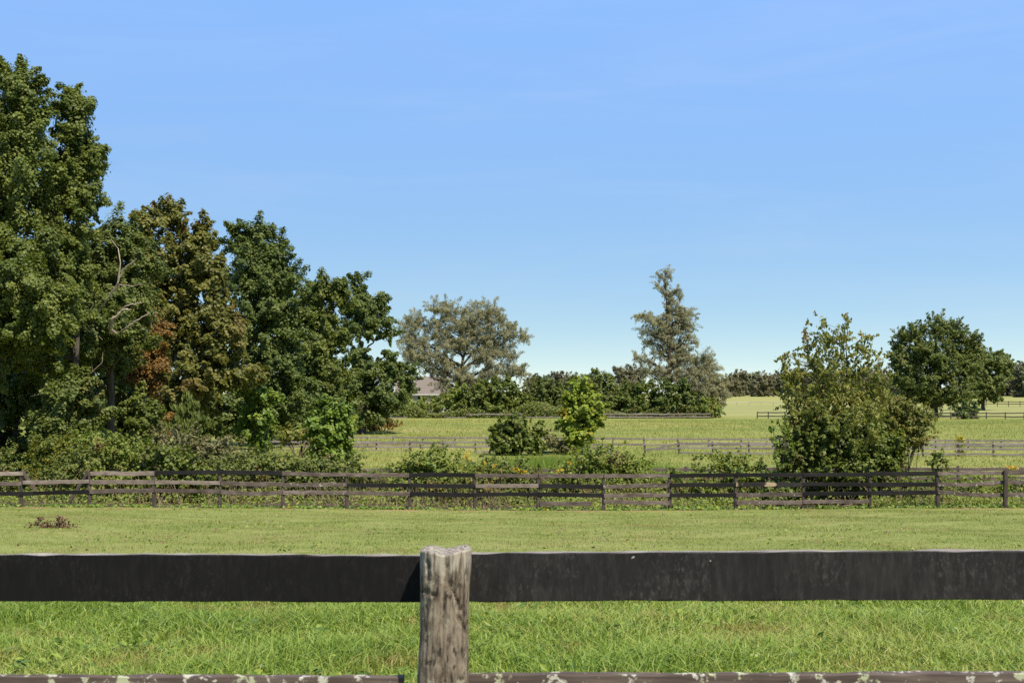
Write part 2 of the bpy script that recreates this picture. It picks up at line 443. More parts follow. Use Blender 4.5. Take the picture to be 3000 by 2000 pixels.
# ------------------------------------------------------------------ grass blades
def blades(n, y0, y1, hmin, hmax, wmin, wmax, bent=True, spread=1.06, ypow=1.0, bend=0.6):
    y = y0 + (y1 - y0) * RNG.rand(n) ** ypow
    half = 0.375 * y * spread + 2.2
    x = (RNG.rand(n) * 2 - 1) * half
    # clumping
    cl = 0.5 + 0.25 * (np.sin(x * 2.1 + np.sin(y * 1.7) * 1.3) + np.sin(y * 2.6 + np.sin(x * 1.9) * 1.7))
    cl2 = 0.5 + 0.25 * (np.sin(x * 0.7 + 1 + np.sin(y * 0.5) * 2) + np.sin(y * 0.45 + np.sin(x * 0.6) * 2))
    z = ground_z(x, y)
    h = (hmin + (hmax - hmin) * RNG.rand(n) ** 1.8) * (0.55 + 0.8 * cl)
    w = wmin + (wmax - wmin) * RNG.rand(n)
    az = RNG.rand(n) * 2 * np.pi
    lean = (0.15 + bend * RNG.rand(n)) * h
    dx, dy = np.cos(az), np.sin(az)
    sx, sy = -dy, dx
    tw = RNG.rand(n) * 2 * np.pi
    sx, sy = np.cos(tw), np.sin(tw)
    base = np.stack([x, y, z - 0.01], 1)
    side = np.stack([sx, sy, np.zeros(n)], 1) * (w / 2)[:, None]
    dirv = np.stack([dx, dy, np.zeros(n)], 1)
    up = np.array([0, 0, 1.0])
    tip = base + dirv * lean[:, None] + up * (h * (1 - 0.25 * RNG.rand(n)))[:, None]
    tint = np.clip(0.28 * cl2 + 0.15 * (1 - cl) + 0.6 * RNG.rand(n) - 0.02, 0, 1)
    if bent:
        mid = base + dirv * (lean * 0.28)[:, None] + up * (h * 0.6)[:, None]
        V = np.stack([base - side, base + side, mid - side * 0.8, mid + side * 0.8, tip], 1).reshape(-1, 3)
        k = np.arange(n) * 5
        q = np.stack([k, k + 1, k + 3, k + 2], 1)
        tr = np.stack([k + 2, k + 3, k + 4], 1)
        return V, q, tr, np.concatenate([tint, tint])
    V = np.stack([base - side, base + side, tip], 1).reshape(-1, 3)
    k = np.arange(n) * 3
    return V, None, np.stack([k, k + 1, k + 2], 1), tint

M['grass_near'] = leaf_mat("long_grass", [(0.078, 0.135, 0.018), (0.138, 0.215, 0.030), (0.205, 0.28, 0.046), (0.30, 0.335, 0.09), (0.40, 0.34, 0.145)], trans=0.35, rough=0.5, spec=0.25, patch=(0.24, 0.20, 0.06), patch_scale=1.3, patch_lo=0.52, patch_hi=0.74)
M['grass_short'] = leaf_mat("mown_grass", [(0.080, 0.126, 0.022), (0.132, 0.186, 0.036), (0.185, 0.225, 0.052), (0.25, 0.24, 0.09), (0.30, 0.23, 0.12)], trans=0.3, rough=0.6, spec=0.15, patch=(0.235, 0.18, 0.08), patch_scale=0.28, patch_lo=0.44, patch_hi=0.70)
M['grass_meadow'] = leaf_mat("meadow_grass", [(0.10, 0.135, 0.028), (0.16, 0.185, 0.038), (0.215, 0.22, 0.055), (0.29, 0.25, 0.09)], trans=0.3, rough=0.7, spec=0.1)

Vb, q, tr, tn = blades(380000, 6.0, 18.5, 0.05, 0.19, 0.006, 0.015, True, ypow=0.85, bend=1.4)
g = make_mesh("long_grass", Vb, [q, tr], M['grass_near'], tint=tn)
tag(g, "long bright green grass growing just beyond the front fence", "grass", kind="stuff")
Vb, q, tr, tn = blades(400000, 17.5, 49.3, 0.02, 0.075, 0.006, 0.014, False, ypow=0.8)
g = make_mesh("mown_grass", Vb, [tr], M['grass_short'], tint=tn)
tag(g, "short olive green turf between the front fence and the second fence", "grass", kind="stuff")
# broad-leaved weeds, dead leaves and stray stems in the turf
def turf_bits(n, y0, y1, size, mat, name, label, cat, up=(0.0, 0.05), per=7, spread=0.08):
    y = y0 + (y1 - y0) * RNG.rand(n) ** 0.8
    x = (RNG.rand(n) * 2 - 1) * (0.375 * y * 1.06 + 2.2)
    keep = 0.5 + 0.5 * np.sin(x * 0.9 + np.sin(y * 0.7) * 2) * np.sin(y * 0.6 + x * 0.3) > RNG.rand(n) * 0.9
    x, y = x[keep], y[keep]
    x = np.repeat(x, per) + RNG.randn(len(x) * per) * spread; y = np.repeat(y, per) + RNG.randn(len(y) * per) * spread
    k = len(x)
    pos = np.stack([x, y, ground_z(x, y) + up[0] + (up[1] - up[0]) * RNG.rand(k)], 1)
    nr = RNG.randn(k, 3) * 0.4 + np.array([0, -0.2, 0.9]); nr /= np.linalg.norm(nr, axis=1)[:, None]
    Vl, Fl = leaf_quads(pos, nr, size, size * 0.55, RNG)
    tag(make_mesh(name, Vl, Fl, mat, tint=RNG.rand(k)), label, cat, kind="stuff")
Vb, q, tr, tn = blades(150000, 58, 160, 0.08, 0.30, 0.02, 0.06, False, ypow=0.8, bend=0.8)
g = make_mesh("meadow_grass", Vb, [tr], M['grass_meadow'], tint=tn)
tag(g, "pale green meadow grass in the fields behind the hedgerow", "grass", kind="stuff")


# ------------------------------------------------------------------ boards and posts
def board_geo(p0, p1, height, thick, sag=0.0, wave=0.0, tilt=0.0, seg=14, rough=0.002, seed=0, chamf=0.16):
    """a sawn board from p0 to p1 (ends of its centre line), chamfered, with sag, warp and slightly uneven edges"""
    p0 = np.asarray(p0, float); p1 = np.asarray(p1, float)
    rs = np.random.RandomState(seed + 17)
    d = p1 - p0; L = np.linalg.norm(d); d /= L
    up = np.array([0, 0, 1.0]); up = up - d * np.dot(up, d); up /= np.linalg.norm(up)
    fr = np.cross(d, up)
    c = min(thick, height) * chamf
    hh, ht = height / 2, thick / 2
    prof = np.array([(-ht, -hh + c), (-ht + c, -hh), (ht - c, -hh), (ht, -hh + c), (ht, hh - c), (ht - c, hh), (-ht + c, hh), (-ht, hh - c)])
    t = np.linspace(0, 1, seg + 1)
    ph = rs.rand(4) * 6.28
    off = -sag * 4 * t * (1 - t) + wave * (np.sin(t * 5.5 + ph[0]) + 0.5 * np.sin(t * 11 + ph[1])) * np.sin(np.pi * t)
    out = 0.25 * wave * np.sin(t * 4 + ph[2])
    Vs = []
    for i, tt in enumerate(t):
        ce = p0 + d * (L * tt) + up * off[i] + fr * out[i]
        a = tilt * math.sin(tt * 3 + ph[3])
        e = rs.randn(8) * rough
        for k, (u, v) in enumerate(prof):
            uu = u * math.cos(a) - v * math.sin(a); vv = u * math.sin(a) + v * math.cos(a)
            Vs.append(ce + fr * uu + up * (vv + e[k]))
    Vs = np.array(Vs)
    i, k = np.meshgrid(np.arange(seg), np.arange(8), indexing='ij')
    a0 = (i * 8 + k).ravel(); a1 = (i * 8 + (k + 1) % 8).ravel()
    q = np.stack([a0, a0 + 8, a1 + 8, a1], 1)
    caps = np.array([list(range(8)), [seg * 8 + 7 - j for j in range(8)]])
    return Vs, [q, caps]

def add_rail(parent, p0, p1, height, thick, mat, name="rail", label=None, **kw):
    Vs, fs = board_geo(p0, p1, height, thick, **kw)
    o = make_mesh(name, Vs, fs, mat, parent, origin=tuple(np.asarray(p0, float)))
    if label: o["label"] = label
    return o

def post_geo(x, y, z0, z1, w, dth, lean=(0, 0), seed=0, sides=10, sq=0.75, seg=8, slant=0.02):
    """rough-sawn post: rounded square section, slight taper, uneven top"""
    rs = np.random.RandomState(seed + 5)
    th = np.arange(sides) / sides * 2 * np.pi + np.pi / sides
    Vs = []
    for s in range(seg + 1):
        t = s / seg
        z = z0 + (z1 - z0) * t
        r = 1.0 - 0.06 * t + 0.015 * rs.randn()
        for a in th:
            cx, sx = math.cos(a), math.sin(a)
            k = (abs(cx) ** (2 / sq * 1.5) + abs(sx) ** (2 / sq * 1.5)) ** (-sq / 3.0)
            zz = z + (slant * (cx * 0.6 + 0.2 * rs.randn()) if s == seg else 0)
            Vs.append((x + lean[0] * t + w / 2 * r * cx * k, y + lean[1] * t + dth / 2 * r * sx * k, zz))
    Vs.append((x + lean[0], y + lean[1], z1 - 0.006))
    Vs = np.array(Vs)
    i, k = np.meshgrid(np.arange(seg), np.arange(sides), indexing='ij')
    a0 = (i * sides + k).ravel(); a1 = (i * sides + (k + 1) % sides).ravel()
    q = np.stack([a0, a1, a1 + sides, a0 + sides], 1)
    top = np.array([[seg * sides + k, seg * sides + (k + 1) % sides, len(Vs) - 1] for k in range(sides)])
    return Vs, [q, top]

def add_post(parent, x, y, z0, z1, w, d, mat, name="post", **kw):
    Vs, fs = post_geo(x, y, z0, z1, w, d, **kw)
    return make_mesh(name, Vs, fs, mat, parent, origin=(x, y, z0))

# ---- front fence
D0 = 4.08
def near_fence():
    root = empty("front_fence", (P(1300, 1150, D0)[0], D0, gz(-0.2, D0)), "black painted board fence with one rough grey post in the foreground", "fence")
    yb = D0 + 0.092                       # centre plane of the boards, behind the post
    def bp(px, py): return P(px, py, yb - 0.02)
    def rail(pxa, ya, pxb, yb_, h, mat, label, seed, **kw):
        a = bp(pxa, ya); b = bp(pxb, yb_)
        a[1] = b[1] = yb
        return add_rail(root, a, b, h, 0.037, mat, label=label, seed=seed, seg=40, chamf=0.07, **kw)
    ml = wood_mat("near_black_board", (0.0045, 0.0042, 0.0045), (0.0065, 0.006, 0.0065), (0.011, 0.0102, 0.0105), rough=0.7, spec=0.12, bump=0.3, speck=0.5, axis='Z', zs=0.22, mott=0.25)
    mr = wood_mat("near_worn_black_board", (0.006, 0.0055, 0.006), (0.0105, 0.0097, 0.010), (0.021, 0.019, 0.019), rough=0.65, spec=0.15, bump=0.5, speck=0.8, axis='Z', zs=0.22, mott=0.75)
    # top faces of the boards are paler than the fronts: a face mask by height of the board section
    for mm in (ml, mr):
        t = mm.node_tree
        pr = [n for n in t.nodes if n.type == 'BSDF_PRINCIPLED'][0]
        src = pr.inputs["Base Color"].links[0].from_socket
        geo = N(t, "ShaderNodeNewGeometry")
        sx = N(t, "ShaderNodeSeparateXYZ"); t.links.new(geo.outputs["True Normal"], sx.inputs[0])
        tc = N(t, "ShaderNodeTexCoord")
        nz = noise(t, scaled(t, tc.outputs["Object"], (0.4, 1, 1)), 30, 3, 0.6)
        top = ramp(t, nz, [(0.3, (0.13, 0.108, 0.094)), (0.7, (0.27, 0.24, 0.21))])
        t.links.new(mix(t, mapr(t, sx.outputs[2], 0.8, 0.93), src, top), pr.inputs["Base Color"])
    rail(-1050, 1691, 1297, 1697, 0.1425, ml, None, 3, sag=-0.001, wave=0.0012, rough=0.0012)
    rail(1304, 1692, 3700, 1681, 0.1485, mr, "worn black top rail with scuffed paint", 4, wave=0.001, rough=0.0012)
    rail(-1050, 2049, 1182, 2052, 0.145, M['nearlow'], "lower rail crusted with pale lichen", 5, wave=0.001, rough=0.0018)
    rail(1225, 2046, 3700, 2041, 0.145, M['nearlow'], "lower rail crusted with pale lichen", 6, wave=0.001, rough=0.0018)
    # the post: lofted rings with fibrous grooves, cracks and a hollowed top
    m, t, o = new_mat("split_post_wood")
    tc = N(t, "ShaderNodeTexCoord"); ob = tc.outputs["Object"]
    g1 = noise(t, scaled(t, ob, (1, 1, 0.10)), 95, 6, 0.72, 0.25)
    g2 = noise(t, scaled(t, ob, (1, 1, 0.40)), 40, 5, 0.7)
    g3 = noise(t, ob, 9, 3, 0.6)
    f = math_n(t, 'ADD', math_n(t, 'MULTIPLY', g1, 0.45), math_n(t, 'ADD', math_n(t, 'MULTIPLY', g2, 0.35), math_n(t, 'MULTIPLY', g3, 0.2)))
    c = ramp(t, f, [(0.40, (0.018, 0.014, 0.011)), (0.455, (0.085, 0.066, 0.05)), (0.53, (0.17, 0.138, 0.105)), (0.66, (0.29, 0.245, 0.19))])
    sx = N(t, "ShaderNodeSeparateXYZ"); t.links.new(ob, sx.inputs[0])
    tz = math_n(t, 'ADD', sx.outputs[2], math_n(t, 'MULTIPLY', math_n(t, 'SUBTRACT', g2, 0.5), 0.22))
    fl = noise(t, scaled(t, ob, (1, 1, 0.42)), 62, 3, 0.6, 0.3)
    c = mix(t, math_n(t, 'MULTIPLY', mapr(t, fl, 0.565, 0.63), 0.85), c, (0.022, 0.019, 0.016))
    bleach = mix(t, mapr(t, g1, 0.40, 0.58), (0.085, 0.07, 0.055), (0.29, 0.255, 0.21))
    c = mix(t, mapr(t, tz, -0.085, -0.03), c, bleach)
    lich = noise(t, ob, 22, 3, 0.6)
    c = mix(t, math_n(t, 'MULTIPLY', mapr(t, lich, 0.60, 0.64), 0.7), c, (0.24, 0.235, 0.165))
    pr = N(t, "ShaderNodeBsdfPrincipled"); pr.inputs["Roughness"].default_value = 0.9; pr.inputs["Specular IOR Level"].default_value = 0.15
    t.links.new(c, pr.inputs["Base Color"])
    bmp = N(t, "ShaderNodeBump"); bmp.inputs["Strength"].default_value = 0.8; bmp.inputs["Distance"].default_value = 0.006
    t.links.new(f, bmp.inputs["Height"]); t.links.new(bmp.outputs[0], pr.inputs["Normal"])
    t.links.new(pr.outputs[0], o.inputs[0])
    SI, SG = 110, 150
    s = D0 / F
    ztop = P(0, 1612, D0)[2]; zbot = gz(-0.2, D0) - 0.15
    Vs = []
    for i in range(SG + 1):
        tt = (i / SG) ** 0.75
        z = zbot + (ztop - zbot) * tt
        py = HY + (CAMZ - z) / s
        cx = 1306.5 - (py - 1610) * 0.0235
        hw = (72 + 2.5 * math.sin(py * 0.013) ) * s
        for k in range(SI):
            a = 2 * math.pi * k / SI
            ca, sa = math.cos(a), math.sin(a)
            sq = (abs(ca) ** 2.6 + abs(sa) ** 2.6) ** (-1 / 2.6)
            nv = mnoise.noise(Vector((ca * 9, sa * 9, z * 1.6)))
            n2 = mnoise.noise(Vector((ca * 24 + 5, sa * 24, z * 5)))
            n3 = mnoise.noise(Vector((ca * 4 + 9, sa * 4, z * 14)))
            r = hw * sq * (1 + 0.035 * nv + 0.035 * n2 + 0.022 * n3) * (1 - 0.0 * tt)
            x = P(cx, 0, D0)[0] + r * ca
            y = D0 + r * 0.95 * sa
            # long crack on the front right, and two short ones
            if sa < 0:
                pxx = cx + ca * 72
                for (x0, y0, x1, y1, dep) in ((1322, 1700, 1345, 1775, 0.012), (1342, 1795, 1364, 1850, 0.012), (1262, 1640, 1263, 1695, 0.012), (1311, 1645, 1312, 1720, 0.008), (1246, 1725, 1278, 1732, 0.012), (1252, 1932, 1270, 1926, 0.010)):
                    vx, vy = x1 - x0, y1 - y0
                    u = max(0, min(1, ((pxx - x0) * vx + (py - y0) * vy) / (vx * vx + vy * vy)))
                    dd = math.hypot(pxx - x0 - u * vx + 2 * math.sin(py * 0.25), py - y0 - u * vy)
                    if dd < 6: y += dep * (1 - dd / 6)
            # humps and hollow at the top
            prof = 0.0
            if i > SG - 8:
                u = ca
                hgt = 10 * math.exp(-((u - 0.72) / 0.35) ** 2) + 7 * math.exp(-((u + 0.6) / 0.3) ** 2) - 3.5 * math.exp(-((u - 0.0) / 0.3) ** 2)
                back = 3 * sa
                prof = (hgt + back) * s * (i - (SG - 8)) / 8 + 0.002 * mnoise.noise(Vector((ca * 8, sa * 8, 3)))
            Vs.append((x, y, z + prof))
    base = SG * SI
    faces = []
    for i in range(SG):
        for k in range(SI):
            k2 = (k + 1) % SI
            faces.append((i * SI + k, i * SI + k2, (i + 1) * SI + k2, (i + 1) * SI + k))
    # end grain in shrinking rings
    last = list(range(base, base + SI))
    cx0, cy0 = P(1306.5, 0, D0)[0], D0
    for ring in range(1, 9):
        fr = 1 - ring / 9
        cur = []
        for k in range(SI):
            vx, vy, vz = Vs[base + k]
            nx, ny = cx0 + (vx - cx0) * fr, cy0 + (vy - cy0) * fr
            nz = ztop + (vz - ztop) * fr - 0.006 * (1 - fr) + 0.0015 * mnoise.noise(Vector((nx * 60, ny * 60, 1)))
            cur.append(len(Vs)); Vs.append((nx, ny, nz))
        for k in range(SI):
            k2 = (k + 1) % SI
            faces.append((last[k], last[k2], cur[k2], cur[k]))
        last = cur
    Vs.append((cx0, cy0, ztop - 0.005))
    tri = [(last[k], last[(k + 1) % SI], len(Vs) - 1) for k in range(SI)]
    po = make_mesh("post", np.array(Vs), [np.array(faces), np.array(tri)], m, root, origin=(cx0, cy0, ztop), smooth=True)
    # the neighbouring posts of the same fence, one bay to either side
    for px, dz, turn in ((3690, 0.02, 2.1), (-1045, -0.01, -1.3)):
        c = po.copy(); COL.objects.link(c); c.parent = root
        c.location = (P(px, 0, D0)[0] - root.location.x, po.location.y, po.location.z + dz)
        c.rotation_euler = (0, 0, turn)
near_fence()

# ---- second fence (pixel rows of each board in the photograph, at its real distance)
D1 = 49.0
RH = 0.142
def mid_fence():
    root = empty("paddock_fence", (0, D1, gz(0, D1)), "long weathered three rail fence crossing the whole pasture in front of the hedgerow", "fence")
    posts = [-130, 63, 262, 452, 645, 829, 1017, 1200, 1392, 1578, 1769, 1963, 2156, 2352, 2549, 2747, 2945, 3140]
    bases = [1484, 1482, 1485, 1475, 1477, 1479, 1486, 1493, 1488, 1491, 1493, 1489, 1490, 1493, 1491, 1488, 1479, 1478]
    tops = [1383, 1381, 1382, 1379, 1379, 1383, 1385, 1387, 1388, 1388, 1389, 1388, 1387, 1386, 1384, 1382, 1376, 1380]
    for i, (px, b, tp) in enumerate(zip(posts, bases, tops)):
        big = px == 2945
        d = D1 - (0.17 if big else 0.0)
        w = (0.125 if i % 3 else 0.145) if not big else 0.16
        p = P(px, tp, d)
        add_post(root, p[0], d, min(gz(p[0], d), P(px, b, d)[2]) - 0.25, p[2], w, 0.12, M['postwood'] if i in (4, 7, 9, 10, 11, 12, 16) else M['grey'] if i in (2,) else M['postwood'], seed=i * 3,
                 lean=(random.uniform(-0.03, 0.03), 0))
    # rails: bay start, end, photo rows of the two ends, finish, sag in cm, wave in cm
    top = [(-130, 68, 1389, 1386.5, 'pale', 0, 0.4), (264, 452, 1386.5, 1386, 'pale', 0, 0.7), (454, 646, 1384.5, 1382.5, 'black', 0, 0.2), (647, 828, 1383, 1385, 'black', 0, 0.2),
           (826, 1016, 1386, 1389.5, 'grey', 1, 0.6), (1017, 1199, 1390, 1392, 'grey', 0, 0.6), (1198, 1391, 1391.5, 1392, 'black', -2, 0.3), (1391, 1577, 1392.7, 1393.4, 'grey', 0, 0.3),
           (1578, 1768, 1393, 1393.7, 'grey', 0, 0.3), (1769, 1962, 1393.5, 1392.4, 'grey', 0, 0.5), (1963, 2156, 1392.7, 1391, 'black', 0, 0.2), (2157, 2351, 1391, 1390.5, 'black', 0, 0.2),
           (2353, 2550, 1390, 1390, 'black', 0, 0.2), (2548, 2747, 1387.8, 1386, 'black', 0, 0.2), (2747, 2944, 1387, 1385, 'grey', -1, 0.5), (2946, 3140, 1384, 1383.5, 'grey', 0, 0.3)]
    mid = [(-130, 63, 1418, 1416, 'grey', 0, 0.5), (66, 261, 1412.5, 1410, 'pale', 0, 0.3), (263, 452, 1411.5, 1412, 'pale', 0, 0.3), (453, 645, 1412, 1414, 'pale', 0, 0.3),
           (646, 829, 1415, 1418.5, 'grey', 0, 0.5), (829, 1016, 1420, 1419, 'lichen', 0, 0.6), (1018, 1200, 1420.5, 1421, 'black', 0, 0.2), (1201, 1392, 1421.5, 1423.5, 'black', 0, 0.2),
           (1393, 1578, 1423, 1422, 'pale', 0, 0.2), (1579, 1768, 1422.5, 1425, 'black', 0, 0.2), (1767, 1962, 1426, 1420.5, 'lichen', 0, 0.8), (1963, 2156, 1420.5, 1420, 'black', 0, 0.2),
           (2156, 2352, 1419, 1418.5, 'black_bare', 0, 0.2), (2353, 2549, 1417.5, 1418.5, 'black', 0, 0.2), (2548, 2746, 1419, 1418, 'black', 0, 0.2),
           (2746, 2944, 1418.5, 1412, 'lichen', 2, 1.2), (2946, 3140, 1411.5, 1411, 'lichen', 0, 0.8)]
    low = [(-130, 98, 1447, 1444.8, 'black', 0, 0.2), (98, 261, 1444, 1440.5, 'black', 0, 0.2), (262, 451, 1439, 1436.5, 'grey', 0, 0.4), (452, 645, 1436, 1439, 'grey', 0, 0.3),
           (646, 828, 1441, 1441.5, 'grey', 4.5, 1.0), (829, 1017, 1442, 1443, 'lichen', 0, 0.5), (1017, 1201, 1443.5, 1446, 'grey', 0, 0.4), (1202, 1391, 1446, 1449.5, 'black', 0, 0.2),
           (1392, 1579, 1448, 1447, 'black', 0, 0.2), (1578, 1768, 1447, 1450.5, 'black', 0, 0.2), (1769, 1962, 1451.8, 1449.5, 'grey', 0, 0.7), (1963, 2155, 1450, 1449.5, 'black', 0, 0.2),
           (2156, 2351, 1449, 1448, 'lichen', 0, 0.7), (2352, 2548, 1445.4, 1445.4, 'black', 0, 0.2), (2548, 2747, 1444.2, 1441.5, 'black', 0, 0.2), (2747, 2943, 1440.5, 1448.8, 'lichen', 3.5, 1.2),
           (2946, 3140, 1448, 1446, 'lichen', 0, 0.8)]
    kick = [(1580, 1734, 1475, 1474.5, 'grey', 0, 0.4), (1768, 1964, 1468, 1473, 'grey', 0, 0.9), (2157, 2351, 1471.5, 1471.5, 'lichen', 0, 0.4), (2352, 2547, 1469.5, 1468, 'grey', 0, 0.3)]
    names = {'lichen': "grey rail speckled with pale lichen", 'black_bare': "black rail with bare tan patches", 'pale': "pale bleached rail"}
    k = 0
    for row, rails in enumerate((top, mid, low, kick)):
        for (x0, x1, y0, y1, mt, sag, wave) in rails:
            k += 1
            d = D1 - 0.085 + 0.004 * ((k * 7) % 5)
            add_rail(root, P(x0 + 0.5, y0, d), P(x1 - 0.5, y1, d), RH + 0.008 * math.sin(k * 3.7), 0.03, M[mt], label=names.get(mt), sag=sag * 0.01, wave=wave * 0.019, tilt=0.09, seed=k, rough=0.0035 if mt != 'black' else 0.0015)
    # two broken boards hanging askew in the gap of the second bay
    add_rail(root, P(66, 1379, D1 + 0.10), P(104, 1436, D1 + 0.5), 0.13, 0.03, M['grey'], name="brace", label="broken board slanting down from the post", seed=81)
    add_rail(root, P(260, 1379, D1 + 0.10), P(203, 1470, D1 + 0.6), 0.13, 0.03, M['grey'], name="brace", label="broken board slanting down from the post", seed=82)
mid_fence()

# ---- fences farther off
def far_fence(name, label, d, posts, rails, mat, pmat, group=None, h=0.135, pw=0.12, slope=0.0, post_top=None):
    """posts: pixel x list; rails: list of (x0, x1, y0, y1)"""
    px0 = posts[len(posts) // 2]
    x = P(px0, 0, d)[0]
    root = empty(name, (x, d, gz(x, d)), label, "fence", group)
    ymin = min(min(r[2], r[3]) for r in rails)
    def dd(px): return d + slope * (px - px0) * 0.001 * d
    for i, px in enumerate(posts):
        D = dd(px)
        loc = [0.5 * (r[2] + r[3]) for r in rails if r[0] - 60 <= px <= r[1] + 60]
        yt = (min(loc) if loc else ymin) - 0.6 * h * F / D - 0.04 * F / D
        p = P(px, yt, D)
        add_post(root, p[0], D, gz(p[0], D) - 0.3, p[2], pw, pw, pmat, seed=i, lean=(random.uniform(-0.06, 0.06), 0), sides=8, seg=4)
    for k, (x0, x1, y0, y1) in enumerate(rails):
        a = P(x0, y0, dd(x0) - 0.09 + 0.003 * (k % 4)); b = P(x1, y1, dd(x1) - 0.09 + 0.003 * (k % 4))
        add_rail(root, a, b, h * random.uniform(0.9, 1.08), 0.03, mat, sag=random.uniform(0, 0.03), wave=0.012, seed=k + 50, seg=6)
    return root

def bays(xs, ys_l, jit=2.0, skip=()):
    r = []
    for j, yl in enumerate(ys_l):
        for i in range(len(xs) - 1):
            if (j, i) in skip: continue
            f0 = (xs[i] - xs[0]) / (xs[-1] - xs[0]); f1 = (xs[i + 1] - xs[0]) / (xs[-1] - xs[0])
            r.append((xs[i], xs[i + 1], yl[0] + (yl[1] - yl[0]) * f0 + random.uniform(-jit, jit), yl[0] + (yl[1] - yl[0]) * f1 + random.uniform(-jit, jit)))
    return r

xs = [520, 690, 855, 1010, 1175, 1340, 1500, 1670, 1840, 2005, 2170, 2330, 2490, 2650, 2810, 2965, 3120]
far_fence("rail_fence", "grey rail fence half buried in the hedgerow directly behind the long weathered fence", 58.0, xs,
          bays(xs, [(1379, 1372), (1404, 1399), (1428, 1424)], 1.5, skip=((0, 5), (0, 7))), M['grey'], M['postwood'])
xs = [700, 795, 890, 985, 1077, 1151, 1241, 1333, 1425, 1515, 1610, 1704, 1796, 1888, 1984, 2075, 2170, 2265, 2360, 2455, 2550, 2645, 2742, 2837, 2932, 3027]
far_fence("rail_fence", "back one of the two parallel grey fences behind the yellow green sapling", 104.0, xs,
          bays(xs, [(1279, 1290), (1297, 1306)], 0.8, skip=((0, 2), (1, 7), (1, 8))), M['farwood'], M['farwood'], "parallel grey fences across the middle field")
xs = [730, 822, 916, 1010, 1102, 1199, 1299, 1393, 1490, 1590, 1690, 1790, 1890, 1990, 2089, 2195, 2300, 2405, 2505, 2605, 2705, 2808, 2911, 3012]
rl = bays(xs, [(1293, 1300), (1306, 1315), (1318, 1331)], 1.0, skip=((0, 8), (0, 9), (0, 10), (0, 11), (1, 11), (2, 11), (2, 5), (2, 6), (0, 12), (1, 12), (2, 12)))
rl += [(1889, 1990, 1319, 1299), (1895, 1995, 1316, 1312)]
far_fence("rail_fence", "front one of the two parallel grey fences, with a rail fallen aslant", 96.0, xs, rl, M['farwood'], M['grey'], "parallel grey fences across the middle field")
xs = [1080, 1137, 1194, 1251, 1308, 1365, 1422, 1479, 1536, 1593, 1650, 1707, 1764, 1802, 1859, 1910, 1961, 2020, 2081]
far_fence("rail_fence", "dark old fence running along the foot of the two grey elms", 166.0, xs, bays(xs, [(1213, 1212), (1223, 1220)], 0.6, skip=tuple((0, i) for i in (0, 1, 2, 3, 4, 8, 9, 11)) + tuple((1, i) for i in (0, 2, 3, 5, 6))), M['farwood'], M['fardark'])
xs = [2218, 2251, 2300, 2360, 2420, 2480, 2540, 2600, 2660, 2715, 2786, 2838, 2890, 2945, 3000, 3055]
far_fence("rail_fence", "dark fence in front of the round tree at the far side of the field", 164.0, xs, bays(xs, [(1208, 1210), (1218, 1220)], 0.5), M['fardark'], M['fardark'])
xs = list(range(2090, 2340, 35))
far_fence("rail_fence", "pale thin fence at the foot of the distant rise", 262.0, xs, bays(xs, [(1178, 1178)], 0.3), M['farwhite'], M['farwhite'], pw=0.13)
xs = list(range(2790, 3100, 33))
far_fence("rail_fence", "black fence behind the round tree before the distant wood", 255.0, xs, bays(xs, [(1176, 1177), (1182, 1183)], 0.3), M['fardark'], M['fardark'])

# ------------------------------------------------------------------ vegetation
def tubes(parts, sides=6):
    """parts: list of (points (n,3), radii (n)) -> mesh arrays"""
    VS, FS, off = [], [], 0
    ang = np.arange(sides) / sides * 2 * np.pi
    for pts, rad in parts:
        pts = np.asarray(pts, float); n = len(pts)
        tan = np.gradient(pts, axis=0)
        tan /= np.linalg.norm(tan, axis=1)[:, None] + 1e-9
        ref = np.array([0.31, 0.95, 0.1])
        u = np.cross(tan, ref); u /= np.linalg.norm(u, axis=1)[:, None] + 1e-9
        v = np.cross(tan, u)
        ring = pts[:, None, :] + np.asarray(rad)[:, None, None] * (np.cos(ang)[None, :, None] * u[:, None, :] + np.sin(ang)[None, :, None] * v[:, None, :])
        VS.append(ring.reshape(-1, 3))
        i, k = np.meshgrid(np.arange(n - 1), np.arange(sides), indexing='ij')
        a0 = (i * sides + k).ravel() + off; a1 = (i * sides + (k + 1) % sides).ravel() + off
        FS.append(np.stack([a0, a1, a1 + sides, a0 + sides], 1))
        off += n * sides
    return np.concatenate(VS), np.concatenate(FS)

def curve_pts(a, b, rs, n=6, sagup=0.0, wob=0.08):
    a = np.asarray(a, float); b = np.asarray(b, float)
    t = np.linspace(0, 1, n)[:, None]
    p = a + (b - a) * t
    L = np.linalg.norm(b - a)
    w = np.cumsum(rs.randn(n, 3), 0) * wob * L / n
    w = w - t * w[-1] - (1 - t) * w[0]
    p = p + w
    p[:, 2] += sagup * L * (4 * t * (1 - t))[:, 0]
    return p

